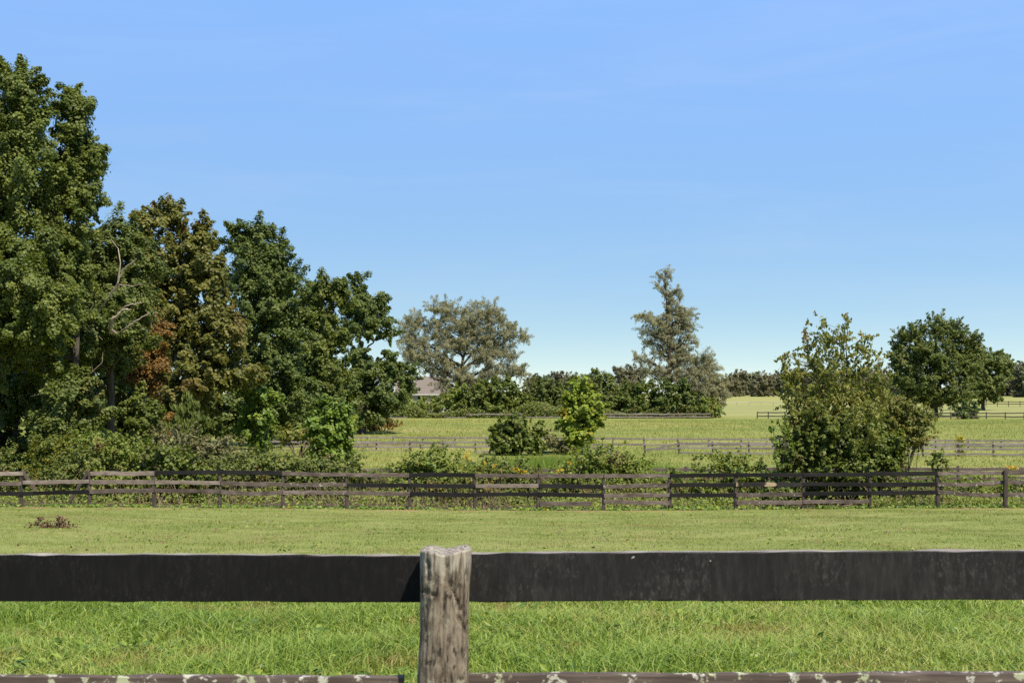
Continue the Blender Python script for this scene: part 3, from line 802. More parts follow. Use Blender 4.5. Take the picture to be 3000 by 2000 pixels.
def leaf_quads(c, nrm, L, Wd, rs, droop=0.0, face=0.85):
    """kite leaves at c with normals nrm"""
    n = len(c)
    r = rs.randn(n, 3)
    ax = np.cross(nrm, r)
    ax /= np.linalg.norm(ax, axis=1)[:, None] + 1e-9
    if droop > 0:
        ax = ax * (1 - droop) + np.array([0, 0, -1.0]) * droop
        ax /= np.linalg.norm(ax, axis=1)[:, None] + 1e-9
    sd = np.cross(ax, nrm)
    sd /= np.linalg.norm(sd, axis=1)[:, None] + 1e-9
    s = (0.65 + 0.7 * rs.rand(n))[:, None]
    a = ax * L * s; b = sd * Wd * 0.5 * s
    fold = nrm * (0.12 * L) * s
    V = np.stack([c - a * 0.5, c - a * 0.02 + b + fold * 0.5, c + a * 0.5 - fold * 0.3, c - a * 0.02 - b + fold * 0.5], 1).reshape(-1, 3)
    k = np.arange(n) * 4
    return V, np.stack([k, k + 1, k + 2, k + 3], 1)

turf_bits(1300, 18, 48.5, 0.075, M['weed'], "turf_weeds", "small dark green broad leaved weeds scattered in the short turf", "weeds", (0.03, 0.08), 7, 0.09)
turf_bits(700, 18, 48.5, 0.06, M['dead_leaf'], "leaf_litter", "scattered brown dead leaves lying in the short turf", "leaf litter", (0.02, 0.06), 2, 0.2)
turf_bits(700, 8, 18, 0.07, M['sap'], "clover", "broad leaved bright green weeds among the long grass", "weeds", (0.05, 0.13), 8, 0.08)

def ell_area(a, b, c):
    p = 1.6
    return 4 * math.pi * (((a * b) ** p + (a * c) ** p + (b * c) ** p) / 3) ** (1 / p)

def plant(name, label, cat, D, base_px, masses, lm, bm, L=0.14, Wd=0.115, rc=0.65, cov=2.1, fill=0.92, droop=0.0, trunk_r=0.22, seed=1, group=None,
          shrub=False, depth=1.0, top=None, limbs=True, flat=0.8, branch_n=10, crown_name="crown", upb=0.5, dead=None, twist=0.08, jag=0.32, elong=1.0, perp=1.08, lift=0.3, arch=0.15,  trunk_name="trunk", sway=0.18):
    """masses: (px, py, rx, ry[, depth offset m]) in photo pixels at distance D; every mass becomes a cloud of leaf clumps carried by limbs"""
    rs = np.random.RandomState(seed)
    s = D / F
    bx = P(base_px, 0, D)[0]
    bz = gz(bx, D)
    root = empty(name, (bx, D, bz), label, cat, group)
    ms = []
    for mm in masses:
        px, py, rx, ry = mm[:4]
        c = P(px, py, D + (mm[4] if len(mm) > 4 else 0.0))
        c[2] -= 0.22 * rc * (1.0 if not shrub else 0.5)
        if len(mm) <= 4: c[1] += rs.uniform(-0.25, 0.25) * rx * s
        ms.append((c, np.array([rx * s, rx * s * depth, ry * s])))
    CL, OUT, branches = [], [], []
    for c, r in ms:
        n = max(3, int(cov * ell_area(*r) / (math.pi * rc * rc)))
        d = rs.randn(n, 3); d /= np.linalg.norm(d, axis=1)[:, None]
        keep = (d[:, 1] < 0.35) | (rs.rand(n) < 0.55)
        d = d[keep]; n = len(d)
        rad = 0.42 + 0.58 * rs.rand(n) ** 0.55
        rad *= 1 + jag * (rs.rand(n) - 0.6)
        ph = rs.rand(3) * 6.28
        rad *= 1 + 0.16 * np.sin(d[:, 0] * 5 + ph[0]) * np.sin(d[:, 2] * 5 + ph[1]) + 0.10 * np.sin(d[:, 1] * 9 + ph[2]) * np.sin(d[:, 2] * 10)
        shrink = np.maximum(r - rc * 0.45, r * 0.4)
        pts = c + d * rad[:, None] * shrink
        ok = pts[:, 2] > ground_z(pts[:, 0], pts[:, 1]) + rc * 0.25
        CL.append(pts[ok]); OUT.append(d[ok])
    # leaves, in sprays along little twigs that point outwards and up
    C = np.concatenate(CL); O = np.concatenate(OUT)
    n = len(C)
    stray = rs.rand(n) < 0.14
    crs = rc * (0.45 + 0.85 * rs.rand(n) ** 1.4)
    crs[stray] *= 0.6
    m = max(6, int(fill * 1.12 * 4 * math.pi * rc * rc * 0.62 / (L * Wd * 0.5)))
    crand = rs.rand(n)
    tw = O * 0.75 + np.array([0, 0, lift]) + rs.randn(n, 3) * 0.40
    tw /= np.linalg.norm(tw, axis=1)[:, None]
    C = C + tw * (crs * 0.35)[:, None]
    C[stray] += O[stray] * rc * 0.5
    tt = rs.rand(n, m) * 2 - 0.9
    width = (0.95 - 0.5 * np.clip(tt, -1, 1.1)) * 0.62
    dd = rs.randn(n, m, 3)
    dd /= np.linalg.norm(dd, axis=2)[:, :, None]
    rr = rs.rand(n, m) ** 0.5
    off = tw[:, None, :] * (tt * elong)[:, :, None] + dd * (rr * width * perp)[:, :, None]
    off[:, :, 2] -= arch * np.clip(tt, 0, None) ** 2
    pos = C[:, None, :] + off * crs[:, None, None]
    nr = dd * 0.62 + O[:, None, :] * 0.5 + np.array([0, 0, upb]) + rs.randn(n, m, 3) * 0.33
    nr /= np.linalg.norm(nr, axis=2)[:, :, None]
    big = crs / rc
    sel = rs.rand(n, m) < np.clip(big ** 1.7, 0.15, 1.0)[:, None]
    tint = 0.48 * np.repeat(crand[:, None], m, 1) + 0.52 * rs.rand(n, m)
    pos = pos[sel]; nr = nr[sel]; tint = tint[sel]
    # hollows and bulges break the outline
    up = pos[:, 2] > ground_z(pos[:, 0], pos[:, 1]) + 0.02
    pos, nr, tint = pos[up], nr[up], tint[up]
    Vl, Fl = leaf_quads(pos, nr, L, Wd, rs, droop)
    # wood
    parts = []
    base = np.array([bx, D, bz - 0.15])
    if shrub:
        for c, r in ms:
            for _ in range(2):
                b0 = base + np.array([rs.uniform(-0.25, 0.25), rs.uniform(-0.2, 0.2), 0])
                e = c + np.array([rs.uniform(-.5, .5), rs.uniform(-.4, .4), rs.uniform(-.2, .6)]) * r
                parts.append((curve_pts(b0, e, rs, 6, 0.03, 0.12), np.linspace(trunk_r, trunk_r * 0.25, 6)))
    else:
        hi = max(ms, key=lambda q: q[0][2] + q[1][2])
        tp = P(top[0], top[1], D) if top else hi[0] + np.array([0, 0, hi[1][2] * 0.5])
        tr = curve_pts(base, tp, rs, 14, 0.0, twist)
        tr_r = trunk_r * (1 - 0.9 * np.linspace(0, 1, 14) ** 0.9)
        tr_r[0] *= 1.5; tr_r[1] *= 1.1
        parts.append((tr, tr_r))
        for c, r in ms:
            hd = np.hypot(c[0] - tr[:, 0], c[1] - tr[:, 1])
            want = c[2] - 0.55 * hd - 0.25 * r[2]
            i = int(np.argmin(np.abs(tr[:, 2] - want)))
            i = max(2, min(i, 12))
            r0 = min(tr_r[i] * 0.7, trunk_r * 0.38)
            lb = curve_pts(tr[i], c, rs, 8, 0.05, sway)
            parts.append((lb, np.linspace(r0, r0 * 0.22, 8)))
            for _ in range(branch_n):
                e = CL[0]
                dv = rs.randn(3); dv /= np.linalg.norm(dv); dv[2] = abs(dv[2]) * 0.9 - 0.15
                e = c + dv * r * 0.7
                j = rs.randint(3, 8)
                parts.append((curve_pts(lb[j], e, rs, 5, 0.04, 0.2), np.linspace(r0 * 0.28, r0 * 0.06, 5)))
    Vt, Ft = tubes(parts)
    make_mesh(trunk_name if not shrub else "stems", Vt, Ft, bm, root, smooth=True)
    make_mesh(crown_name if not shrub else "foliage", Vl, Fl, lm, root, tint=tint)
    if dead:
        for pts, r0 in dead:
            w = np.array([P(x, y, D - dz) for (x, y, dz) in pts])
            t = np.linspace(0, 1, len(w)); tt = np.linspace(0, 1, len(w) * 4)
            w2 = np.stack([np.interp(tt, t, w[:, k]) for k in range(3)], 1)
            w2[1:-1] += rs.randn(len(w2) - 2, 3) * r0 * 0.25
            Vd, Fd = tubes([(w2, np.linspace(r0, r0 * 0.25, len(w2)))])
            make_mesh("dead_branch", Vd, Fd, M['deadwood'], root, smooth=True)
    return root

ROW = "tall trees in the row at the left edge of the field"
# ---- the tall row on the left
plant("sweetgum_tree", "tallest dark green tree, cut off by the left edge of the picture", "tree", 66, -70,
      [(55, 268, 88, 96), (10, 330, 110, 125), (80, 400, 85, 110), (-40, 520, 150, 150), (80, 560, 110, 120), (-90, 720, 160, 170), (60, 720, 140, 120), (-20, 880, 150, 120), (90, 890, 110, 100),
       (-110, 1010, 140, 140), (10, 1010, 130, 80), (-140, 1230, 110, 110), (-60, 850, 120, 90, -3.8), (50, 830, 110, 90, -4.0), (140, 890, 90, 80, -3.5), (0, 950, 120, 60, -3.4), (100, 970, 90, 50, -3.2)], M['gum'], M['bark'], L=0.14, Wd=0.12, rc=0.72, trunk_r=0.38, seed=1, group=ROW)
plant("sweetgum_tree", "tall dark green tree with a narrow pointed top beside the tallest one", "tree", 68, 215,
      [(220, 275, 42, 50), (232, 345, 62, 60), (240, 410, 58, 50), (262, 485, 58, 48), (225, 520, 80, 65), (245, 585, 66, 55), (190, 660, 95, 85), (150, 780, 100, 90), (180, 900, 90, 80), (130, 1010, 90, 90), (180, 800, 90, 90), (215, 410, 45, 50), (190, 480, 60, 60), (170, 560, 80, 70), (275, 450, 36, 40)],
      M['gum'], M['bark'], L=0.14, Wd=0.12, rc=0.66, trunk_r=0.30, seed=2, group=ROW, cov=2.2)
plant("sweetgum_tree", "mid green tree with bleached bare branches sticking out in front", "tree", 73, 330,
      [(338, 650, 18, 36), (305, 665, 20, 30), (385, 690, 40, 50), (330, 730, 80, 70), (400, 770, 80, 70), (270, 790, 80, 80), (360, 850, 90, 80), (250, 910, 100, 80), (420, 880, 50, 70), (300, 980, 110, 70), (230, 1060, 80, 70), (320, 960, 70, 50, -2.8), (390, 985, 50, 45, -2.5), (250, 1000, 70, 50, -2.6)],
      M['mid'], M['bark'], L=0.14, Wd=0.115, rc=0.58, trunk_r=0.26, seed=3, group=ROW,
      dead=[([(352, 985, 3.0), (322, 965, 4.6), (330, 935, 4.9), (362, 908, 5.2), (385, 906, 5.4)], 0.12), ([(350, 975, 3.2), (372, 960, 5.0), (400, 938, 5.2), (440, 918, 5.4)], 0.07),
            ([(345, 920, 4.8), (370, 895, 5.2), (420, 885, 5.4)], 0.05), ([(285, 930, 3), (310, 880, 4.4), (345, 830, 4.8), (360, 790, 5.0), (402, 757, 5.1)], 0.055), ([(345, 830, 4.8), (353, 770, 5.0), (346, 730, 5.0), (325, 700, 5.1)], 0.045),
            ([(320, 865, 4.5), (350, 835, 4.9), (388, 838, 5.1), (420, 830, 5.2)], 0.03), ([(205, 905, 3.2), (240, 925, 4.4), (262, 960, 4.8), (300, 995, 4.6)], 0.035), ([(235, 925, 4.3), (265, 905, 4.7), (275, 890, 4.8)], 0.03),
            ([(240, 1110, 3), (272, 1088, 4.5), (300, 1060, 4.8), (302, 1030, 4.9)], 0.035), ([(272, 1088, 4.5), (268, 1065, 4.8)], 0.02), ([(90, 1160, 3), (120, 1155, 4), (150, 1150, 4.2)], 0.03)])
plant("sweetgum_tree", "olive brown tree turning autumn coloured in the middle of the row", "tree", 84, 520,
      [(420, 645, 42, 45), (480, 640, 34, 45), (522, 635, 42, 48), (600, 685, 38, 50), (560, 720, 70, 60), (440, 730, 60, 70), (520, 800, 100, 80), (620, 800, 60, 80), (450, 860, 60, 70), (600, 890, 95, 80), (500, 930, 80, 70),
       (660, 990, 80, 75), (560, 1010, 90, 80), (690, 1080, 80, 60), (600, 1110, 100, 80), (520, 1170, 90, 70)],
      M['olive'], M['bark'], L=0.21, Wd=0.18, rc=0.62, trunk_r=0.28, seed=4, group=ROW)
plant("sweetgum_tree", "rusty orange brown tree in front of the olive one", "tree", 78, 420,
      [(425, 985, 36, 40), (455, 955, 30, 40), (380, 1065, 46, 42), (435, 1060, 42, 50), (395, 1105, 50, 26), (455, 1130, 30, 40), (450, 1240, 42, 34), (470, 1060, 34, 50), (360, 1090, 34, 36)],
      M['rust'], M['bark'], L=0.14, Wd=0.115, rc=0.5, trunk_r=0.16, seed=5, cov=2.0, group=ROW)
plant("sweetgum_tree", "dark green cone shaped tree right of the olive brown tree", "tree", 100, 770,
      [(745, 668, 48, 38), (705, 700, 38, 50), (770, 720, 70, 55), (730, 770, 75, 60), (810, 760, 45, 50), (790, 820, 85, 60), (850, 815, 40, 45), (720, 860, 70, 80), (800, 900, 80, 70), (760, 980, 90, 80), (850, 940, 50, 70),
       (800, 1070, 100, 80), (730, 1100, 70, 70), (820, 1180, 90, 60)],
      M['gum_blue'], M['bark'], L=0.18, Wd=0.155, rc=0.7, trunk_r=0.32, seed=6, group=ROW)
plant("sweetgum_tree", "green tree of medium height with a low flat top before the end of the row", "tree", 112, 940,
      [(955, 835, 42, 36), (915, 860, 42, 40), (1000, 860, 38, 40), (940, 920, 70, 50), (890, 940, 45, 70), (980, 960, 55, 60), (920, 1020, 80, 60), (960, 1080, 70, 70), (880, 1080, 70, 70), (930, 1170, 100, 60)],
      M['gum'], M['bark'], L=0.20, Wd=0.17, rc=0.75, trunk_r=0.28, seed=7, group=ROW)
plant("sweetgum_tree", "last dark green tree of the row with a hole showing sky", "tree", 124, 1060,
      [(1052, 835, 30, 38), (1085, 880, 42, 40), (1050, 900, 45, 50), (1110, 925, 46, 45), (1060, 960, 50, 40), (1135, 965, 26, 40), (1145, 1030, 18, 50), (1050, 1030, 36, 40), (1085, 1070, 60, 35), (1150, 1085, 50, 35), (1190, 1100, 42, 40),
       (1040, 1120, 80, 60), (1130, 1150, 90, 50), (1060, 1190, 90, 45)],
      M['gum_blue'], M['bark'], L=0.21, Wd=0.18, rc=0.75, trunk_r=0.3, seed=8, group=ROW)
plant("understory_tree", "bushy light green tree under the tall trees at the left", "tree", 63, 220,
      [(225, 1130, 70, 55), (260, 1200, 70, 60), (180, 1210, 65, 65), (240, 1280, 90, 60), (150, 1290, 60, 60), (120, 1230, 40, 40)],
      M['mid'], M['bark'], L=0.14, Wd=0.115, rc=0.5, trunk_r=0.12, seed=9)
plant("understory_tree", "grey green leaning sapling before the olive brown tree", "tree", 72, 545,
      [(550, 1200, 30, 50), (580, 1230, 28, 45), (530, 1250, 40, 40), (555, 1280, 50, 40)], M['mid'], M['bark'], L=0.3, Wd=0.09, rc=0.42, trunk_r=0.07, seed=10, droop=0.7, cov=1.2)
plant("understory_tree", "dark leafy thicket tree at the foot of the tree row", "tree", 105, 860,
      [(880, 1150, 70, 60), (830, 1230, 60, 45), (930, 1210, 70, 45), (700, 1210, 60, 60), (1000, 1220, 60, 35)], M['gum_blue'], M['bark'], L=0.26, Wd=0.2, rc=0.6, trunk_r=0.14, seed=11)

plant("understory_tree", "dark shaded tree filling the lower left corner under the tallest tree", "tree", 71.5, 40,
      [(0, 1180, 90, 80), (85, 1160, 80, 70), (30, 1290, 100, 80), (-90, 1290, 90, 90), (120, 1340, 80, 60), (60, 1090, 90, 70), (150, 1090, 80, 70)], M['gum_blue'], M['bark'], L=0.19, Wd=0.16, rc=0.6, trunk_r=0.2, seed=111)
plant("understory_tree", "dark shaded thicket behind the rusty tree", "tree", 92, 400,
      [(350, 1120, 70, 70), (440, 1190, 80, 70), (360, 1230, 90, 60), (520, 1230, 80, 60), (280, 1180, 80, 80), (440, 1100, 70, 60), (470, 1010, 60, 60), (280, 1280, 80, 45)], M['gum_blue'], M['bark'], L=0.22, Wd=0.18, rc=0.65, trunk_r=0.2, seed=112)
plant("understory_tree", "olive green thicket under the olive brown tree", "tree", 95, 650,
      [(620, 1200, 80, 50), (690, 1180, 70, 60), (590, 1150, 60, 50), (740, 1230, 60, 40), (650, 1240, 70, 35)], M['mid'], M['bark'], L=0.22, Wd=0.18, rc=0.6, trunk_r=0.15, seed=113)

plant("understory_tree", "shaded green thicket around the trunk of the tree with bleached branches", "tree", 75, 390,
      [(320, 1120, 45, 50), (380, 1180, 60, 55), (330, 1220, 60, 55), (430, 1230, 60, 50), (370, 1270, 70, 40), (350, 1060, 50, 40)], M['gum'], M['bark'], L=0.14, Wd=0.12, rc=0.5, trunk_r=0.1, seed=114)

# ---- single saplings and shrubs in the middle distance
plant("sapling", "green sapling with a few bright yellow leaves among the left brambles", "tree", 86, 755,
      [(740, 1150, 36, 32), (770, 1160, 30, 30), (810, 1155, 26, 20), (735, 1200, 45, 40), (770, 1220, 40, 40), (720, 1260, 35, 40), (760, 1290, 40, 30)], M['sap'], M['stem'], L=0.24, Wd=0.17, rc=0.42, trunk_r=0.09, seed=12, cov=1.8)
plant("sapling", "bright green sapling standing behind the left brambles with field beside it", "tree", 82, 970,
      [(960, 1195, 40, 32), (1000, 1205, 40, 25), (930, 1225, 40, 30), (1010, 1240, 35, 30), (970, 1250, 55, 40), (945, 1290, 45, 40), (1000, 1290, 40, 40), (980, 1330, 60, 30)], M['sap'], M['stem'], L=0.24, Wd=0.17, rc=0.42, trunk_r=0.09, seed=13, cov=1.8)
plant("sapling", "yellow green young tree standing alone in the middle of the field", "tree", 94, 1690,
      [(1700, 1122, 22, 22), (1685, 1150, 36, 28), (1720, 1160, 32, 28), (1740, 1190, 30, 30), (1665, 1190, 28, 32), (1700, 1205, 48, 40), (1662, 1235, 26, 28), (1738, 1235, 28, 30), (1692, 1265, 44, 34), (1680, 1300, 30, 24), (1715, 1262, 28, 28)], M['lime'], M['stem'], L=0.26, Wd=0.2, rc=0.42, trunk_r=0.08, seed=14, cov=2.2)
plant("shrub", "dark green shrub by the parallel fences left of the yellow green tree", "shrub", 93, 1515,
      [(1470, 1265, 35, 35), (1520, 1250, 40, 40), (1560, 1270, 35, 40), (1500, 1295, 60, 35), (1450, 1300, 25, 28), (1550, 1310, 45, 25)], M['vine'], M['stem'], L=0.24, Wd=0.18, rc=0.42, trunk_r=0.05, seed=15, shrub=True, cov=2.0)
plant("shrub", "dry brown weedy shrub between the dark shrub and the yellow green tree", "shrub", 94, 1625,
      [(1610, 1290, 25, 30), (1640, 1300, 28, 30), (1655, 1315, 30, 18)], M['dry'], M['stem'], L=0.25, Wd=0.1, rc=0.35, trunk_r=0.03, seed=16, shrub=True, cov=1.4, fill=0.5)

# ---- the grey elms
ELM = dict(L=0.30, Wd=0.06, rc=0.75, fill=0.25, droop=0.25, jag=0.6, upb=0.3, elong=1.25, perp=0.95, lift=0.3, arch=0.25, sway=0.34)
plant("elm_tree", "wide spreading grey green elm with dark twisting limbs beside the house", "tree", 172, 1325,
      [(1212, 945, 36, 38), (1190, 985, 30, 35), (1225, 1000, 42, 35), (1285, 955, 38, 36), (1280, 900, 24, 26), (1310, 905, 32, 34), (1345, 935, 44, 40), (1395, 915, 40, 36), (1440, 905, 28, 34), (1455, 945, 34, 36), (1490, 975, 40, 26),
       (1530, 985, 26, 16), (1410, 975, 48, 40), (1350, 1000, 46, 40), (1300, 1010, 40, 36), (1245, 1040, 44, 30), (1200, 1045, 30, 36), (1460, 1020, 42, 30), (1500, 1040, 24, 14), (1420, 1045, 44, 34), (1350, 1095, 46, 32), (1280, 1080, 40, 26), (1500, 1085, 42, 22), (1440, 1090, 36, 24), (1530, 1085, 20, 16), (1390, 1120, 50, 30), (1310, 1060, 36, 28), (1370, 960, 40, 34), (1420, 1000, 40, 30), (1304, 1118, 30, 34), (1312, 1155, 24, 24)],
      M['elm'], M['bark_elm'], trunk_r=0.45, seed=20, cov=2.7, twist=0.14, branch_n=5, top=(1390, 950), **ELM)
plant("elm_tree", "tall grey green elm with one narrow spire above a broad ragged crown", "tree", 172, 1965,
      [(1950, 792, 16, 12), (1936, 806, 12, 12), (1962, 806, 10, 10), (1930, 838, 14, 12), (1948, 858, 12, 14), (1978, 852, 16, 16), (1992, 868, 12, 12), (1965, 885, 14, 18), (2006, 915, 26, 16), (2030, 918, 14, 10), (1962, 925, 24, 20), (1880, 924, 24, 10), (1908, 938, 26, 18), (1885, 968, 16, 14),
       (1935, 970, 34, 22), (1985, 965, 34, 22), (2015, 985, 22, 12), (1900, 1000, 24, 14), (1930, 1030, 26, 18), (1868, 1046, 18, 12), (1895, 1055, 22, 14), (2000, 1015, 30, 20), (2040, 1000, 12, 8), (1975, 1050, 30, 34), (1905, 1085, 24, 14), (1960, 905, 18, 24), (1985, 900, 18, 22), (1945, 945, 26, 24), (1995, 940, 24, 24), (1955, 1000, 34, 28), (2005, 1050, 30, 26), (1940, 1090, 34, 26), (1990, 1100, 40, 28), (2020, 950, 18, 18), (1950, 825, 12, 20), (1962, 862, 14, 18)],
      M['elm'], M['bark_elm'], trunk_r=0.42, seed=21, cov=2.9, twist=0.10, branch_n=4, top=(1948, 800), **{**ELM, 'rc': 0.58, 'jag': 0.35, 'L': 0.27, 'lift': 0.15})
plant("elm_tree", "smaller grey brown elm leaning out right of the tall spired one", "tree", 170, 2040,
      [(2050, 1050, 34, 26), (2080, 1065, 24, 26), (2035, 1090, 42, 30), (2085, 1105, 34, 30), (2060, 1130, 46, 34), (2105, 1140, 28, 36), (2070, 1170, 46, 34), (2050, 1080, 40, 34), (2090, 1120, 36, 36), (2110, 1170, 24, 30), (2020, 1130, 34, 34)],
      M['elm'], M['bark_elm'], trunk_r=0.22, seed=22, cov=2.6, twist=0.1, branch_n=4, **ELM)

# ---- shrubs along the elm fence
def shrubline(items):
    for i, (label, D, px, ms, lm, kw) in enumerate(items):
        k = dict(L=0.28, Wd=0.19, rc=0.6, trunk_r=0.06, seed=40 + i, shrub=True, cov=2.0, fill=0.75)
        k.update(kw)
        nm = k.pop('nm', "shrub"); cat = k.pop('cat', "shrub")
        plant(nm, label, cat, D, px, ms, M[lm], M['stem'] if k.get('shrub') else M['bark'], **k)
shrubline([
    ("dark green thicket under the right side of the wide elm", 169, 1450, [(1410, 1150, 45, 40), (1470, 1145, 50, 45), (1380, 1190, 45, 32), (1440, 1195, 60, 32), (1510, 1170, 36, 45), (1530, 1195, 30, 28)], 'vine', {}),
    ("olive weedy bush under the left side of the wide elm", 170, 1260, [(1220, 1190, 40, 28), (1265, 1185, 40, 28), (1320, 1178, 40, 36), (1180, 1210, 30, 16), (1345, 1150, 30, 30)], 'weed', dict(fill=0.4)),
    ("clump of upright green saplings between the two elms", 186, 1610, [(1600, 1135, 32, 30), (1570, 1150, 22, 35), (1640, 1145, 32, 35), (1590, 1180, 45, 35), (1650, 1190, 36, 30), (1685, 1125, 16, 26)], 'mid', {}),
    ("brownish bush left of the upright saplings", 190, 1555, [(1550, 1150, 24, 35), (1565, 1190, 30, 28)], 'dry', dict(fill=0.35)),
    ("round topped green tree behind the yellow green young tree", 205, 1750, [(1750, 1100, 36, 34), (1725, 1120, 26, 26), (1780, 1125, 30, 30), (1755, 1150, 45, 35), (1750, 1190, 50, 35)], 'mid', dict(nm="round_tree", cat="tree", shrub=False, trunk_r=0.2, rc=0.8)),
    ("brownish tree between the round green tree and the spired elm", 210, 1840, [(1830, 1100, 36, 26), (1870, 1095, 32, 26), (1850, 1130, 50, 35), (1820, 1160, 45, 40)], 'far_brown', dict(nm="brown_tree", cat="tree", shrub=False, trunk_r=0.2, rc=0.8)),
    ("dense dark shrub left of the spired elm", 170, 1850, [(1800, 1170, 36, 38), (1840, 1155, 40, 38), (1890, 1150, 40, 40), (1850, 1190, 60, 30), (1900, 1190, 40, 30), (1770, 1190, 26, 30)], 'vine', {}),
    ("very dark bush around the foot of the spired elm", 168, 1985, [(1950, 1150, 34, 40), (2000, 1150, 36, 42), (1970, 1190, 46, 32), (2030, 1180, 36, 36)], 'gum_blue', {}),
    ("light green bush at the right end of the elm fence", 168, 2085, [(2060, 1190, 30, 28), (2090, 1190, 26, 30)], 'weed', {}),
    ("dark low bush against the fence under the round tree", 165, 2835, [(2825, 1200, 26, 22), (2850, 1190, 16, 30), (2840, 1212, 30, 14)], 'gum_blue', {}),
    ("brown bramble at the right foot of the tree row", 130, 1125, [(1120, 1230, 28, 25), (1150, 1240, 22, 16), (1095, 1245, 24, 20)], 'rust', dict(fill=0.4)),
    ("reddish brown shrub in the dip left of the bright green sapling", 88, 880, [(880, 1265, 40, 28), (840, 1270, 30, 25), (920, 1285, 30, 25)], 'tinged', dict(fill=0.4)),
])

# ---- the tree in the right half and its companions
plant("pear_tree", "fruit tree with drooping olive gold leaves rising over the long fence", "tree", 52.6, 2450,
      [(2482, 940, 15, 26), (2470, 985, 26, 30), (2412, 945, 22, 26), (2360, 968, 14, 26), (2540, 985, 12, 26), (2425, 990, 34, 30), (2375, 1005, 26, 26), (2520, 1015, 32, 26), (2460, 1040, 48, 34), (2385, 1050, 34, 28), (2545, 1040, 20, 24),
       (2305, 1035, 16, 10), (2335, 1060, 28, 16), (2575, 1060, 18, 20), (2500, 1085, 60, 34), (2410, 1095, 54, 34), (2330, 1105, 38, 24), (2565, 1105, 34, 28), (2310, 1130, 28, 26), (2450, 1145, 80, 40), (2360, 1155, 56, 40), (2540, 1150, 52, 34), (2320, 1180, 34, 26), (2400, 1210, 80, 50), (2350, 1230, 50, 45), (2500, 1200, 70, 45), (2320, 1280, 40, 40), (2390, 1280, 60, 45), (2560, 1200, 45, 40), (2300, 1090, 26, 26), (2590, 1130, 30, 30),
       (2500, 1225, 40, 30, -3.6), (2550, 1205, 36, 28, -3.8), (2560, 1270, 36, 28, -3.6)],
      M['pear'], M['bark'], L=0.15, Wd=0.07, rc=0.28, fill=0.30, trunk_r=0.09, seed=30, droop=0.5, cov=1.75, branch_n=5, jag=0.5, upb=0.3, elong=1.7, perp=0.7, lift=0.4, arch=0.3)
plant("vine_bush", "dense dark green vine covered bush around the foot of the fruit tree", "bush", 52.2, 2440,
      [(2440, 1240, 70, 50), (2510, 1230, 66, 55), (2380, 1290, 70, 55), (2470, 1300, 90, 60), (2560, 1290, 60, 60), (2340, 1350, 60, 50), (2430, 1370, 90, 55), (2530, 1370, 90, 55), (2600, 1360, 40, 50), (2300, 1330, 32, 45), (2610, 1300, 40, 50)],
      M['vine'], M['stem'], L=0.12, Wd=0.10, rc=0.26, fill=0.7, trunk_r=0.04, seed=31, shrub=True, cov=2.0)
plant("bush", "orange tinged airy bush on the right side of the fruit tree", "bush", 53.6, 2640,
      [(2610, 1190, 40, 30), (2650, 1205, 46, 35), (2690, 1215, 36, 26), (2620, 1245, 50, 40), (2680, 1255, 46, 34), (2640, 1290, 46, 34), (2715, 1225, 26, 20), (2580, 1180, 26, 22), (2600, 1310, 50, 40), (2640, 1340, 36, 34), (2690, 1290, 34, 28)],
      M['tinged'], M['stem'], L=0.11, Wd=0.06, rc=0.26, fill=0.42, trunk_r=0.02, seed=32, shrub=True, cov=2.4, elong=1.5, perp=0.8)
plant("bush", "thin upright leafy shoots at the left side of the fruit tree", "bush", 52.0, 2295,
      [(2262, 1250, 8, 22), (2272, 1285, 10, 22), (2298, 1225, 8, 26), (2300, 1265, 12, 26), (2285, 1310, 20, 30), (2310, 1300, 18, 30), (2290, 1370, 24, 40)],
      M['sap'], M['stem'], L=0.11, Wd=0.07, rc=0.16, fill=0.4, trunk_r=0.015, seed=33, shrub=True, cov=1.2)
plant("round_tree", "broad round green tree on a short trunk standing in the far right field", "tree", 174, 2738,
      [(2740, 950, 42, 34), (2680, 975, 45, 35), (2790, 965, 45, 40), (2640, 1000, 32, 40), (2730, 1020, 75, 50), (2830, 1010, 45, 50), (2660, 1060, 55, 50), (2780, 1070, 70, 50), (2700, 1110, 70, 50), (2840, 1070, 40, 50), (2790, 1140, 70, 40), (2680, 1150, 50, 36), (2740, 1160, 60, 30), (2630, 1040, 28, 40), (2650, 1110, 36, 40), (2860, 1010, 24, 36)],
      M['mid'], M['bark'], L=0.25, Wd=0.17, rc=0.62, fill=0.6, trunk_r=0.38, seed=34, cov=2.0, jag=0.55, elong=1.3)
plant("round_tree", "paler green tree partly hidden behind the broad round tree", "tree", 215, 2880,
      [(2900, 1045, 45, 32), (2930, 1060, 36, 36), (2860, 1070, 45, 50), (2890, 1110, 50, 45), (2940, 1090, 22, 40), (2850, 1140, 45, 35), (2900, 1150, 40, 25)],
      M['mid'], M['bark'], L=0.38, Wd=0.28, rc=0.9, fill=0.75, trunk_r=0.3, seed=35, cov=2.0)
plant("sapling", "small leafy sapling growing through the long fence near its right end", "plant", 49.6, 2750,
      [(2755, 1335, 22, 16), (2740, 1355, 22, 18), (2760, 1375, 20, 16), (2750, 1400, 18, 16), (2770, 1350, 12, 14)], M['vine'], M['stem'], L=0.12, Wd=0.09, rc=0.17, fill=0.45, trunk_r=0.012, seed=36, cov=1.2, shrub=True)
plant("sapling", "thin young plant poking above the top rail near the middle of the long fence", "plant", 53, 2045,
      [(2035, 1340, 10, 14), (2055, 1345, 12, 16), (2040, 1365, 16, 14), (2055, 1375, 14, 12)], M['vine'], M['stem'], L=0.11, Wd=0.08, rc=0.14, fill=0.4, trunk_r=0.01, seed=37, cov=1.1, shrub=True)

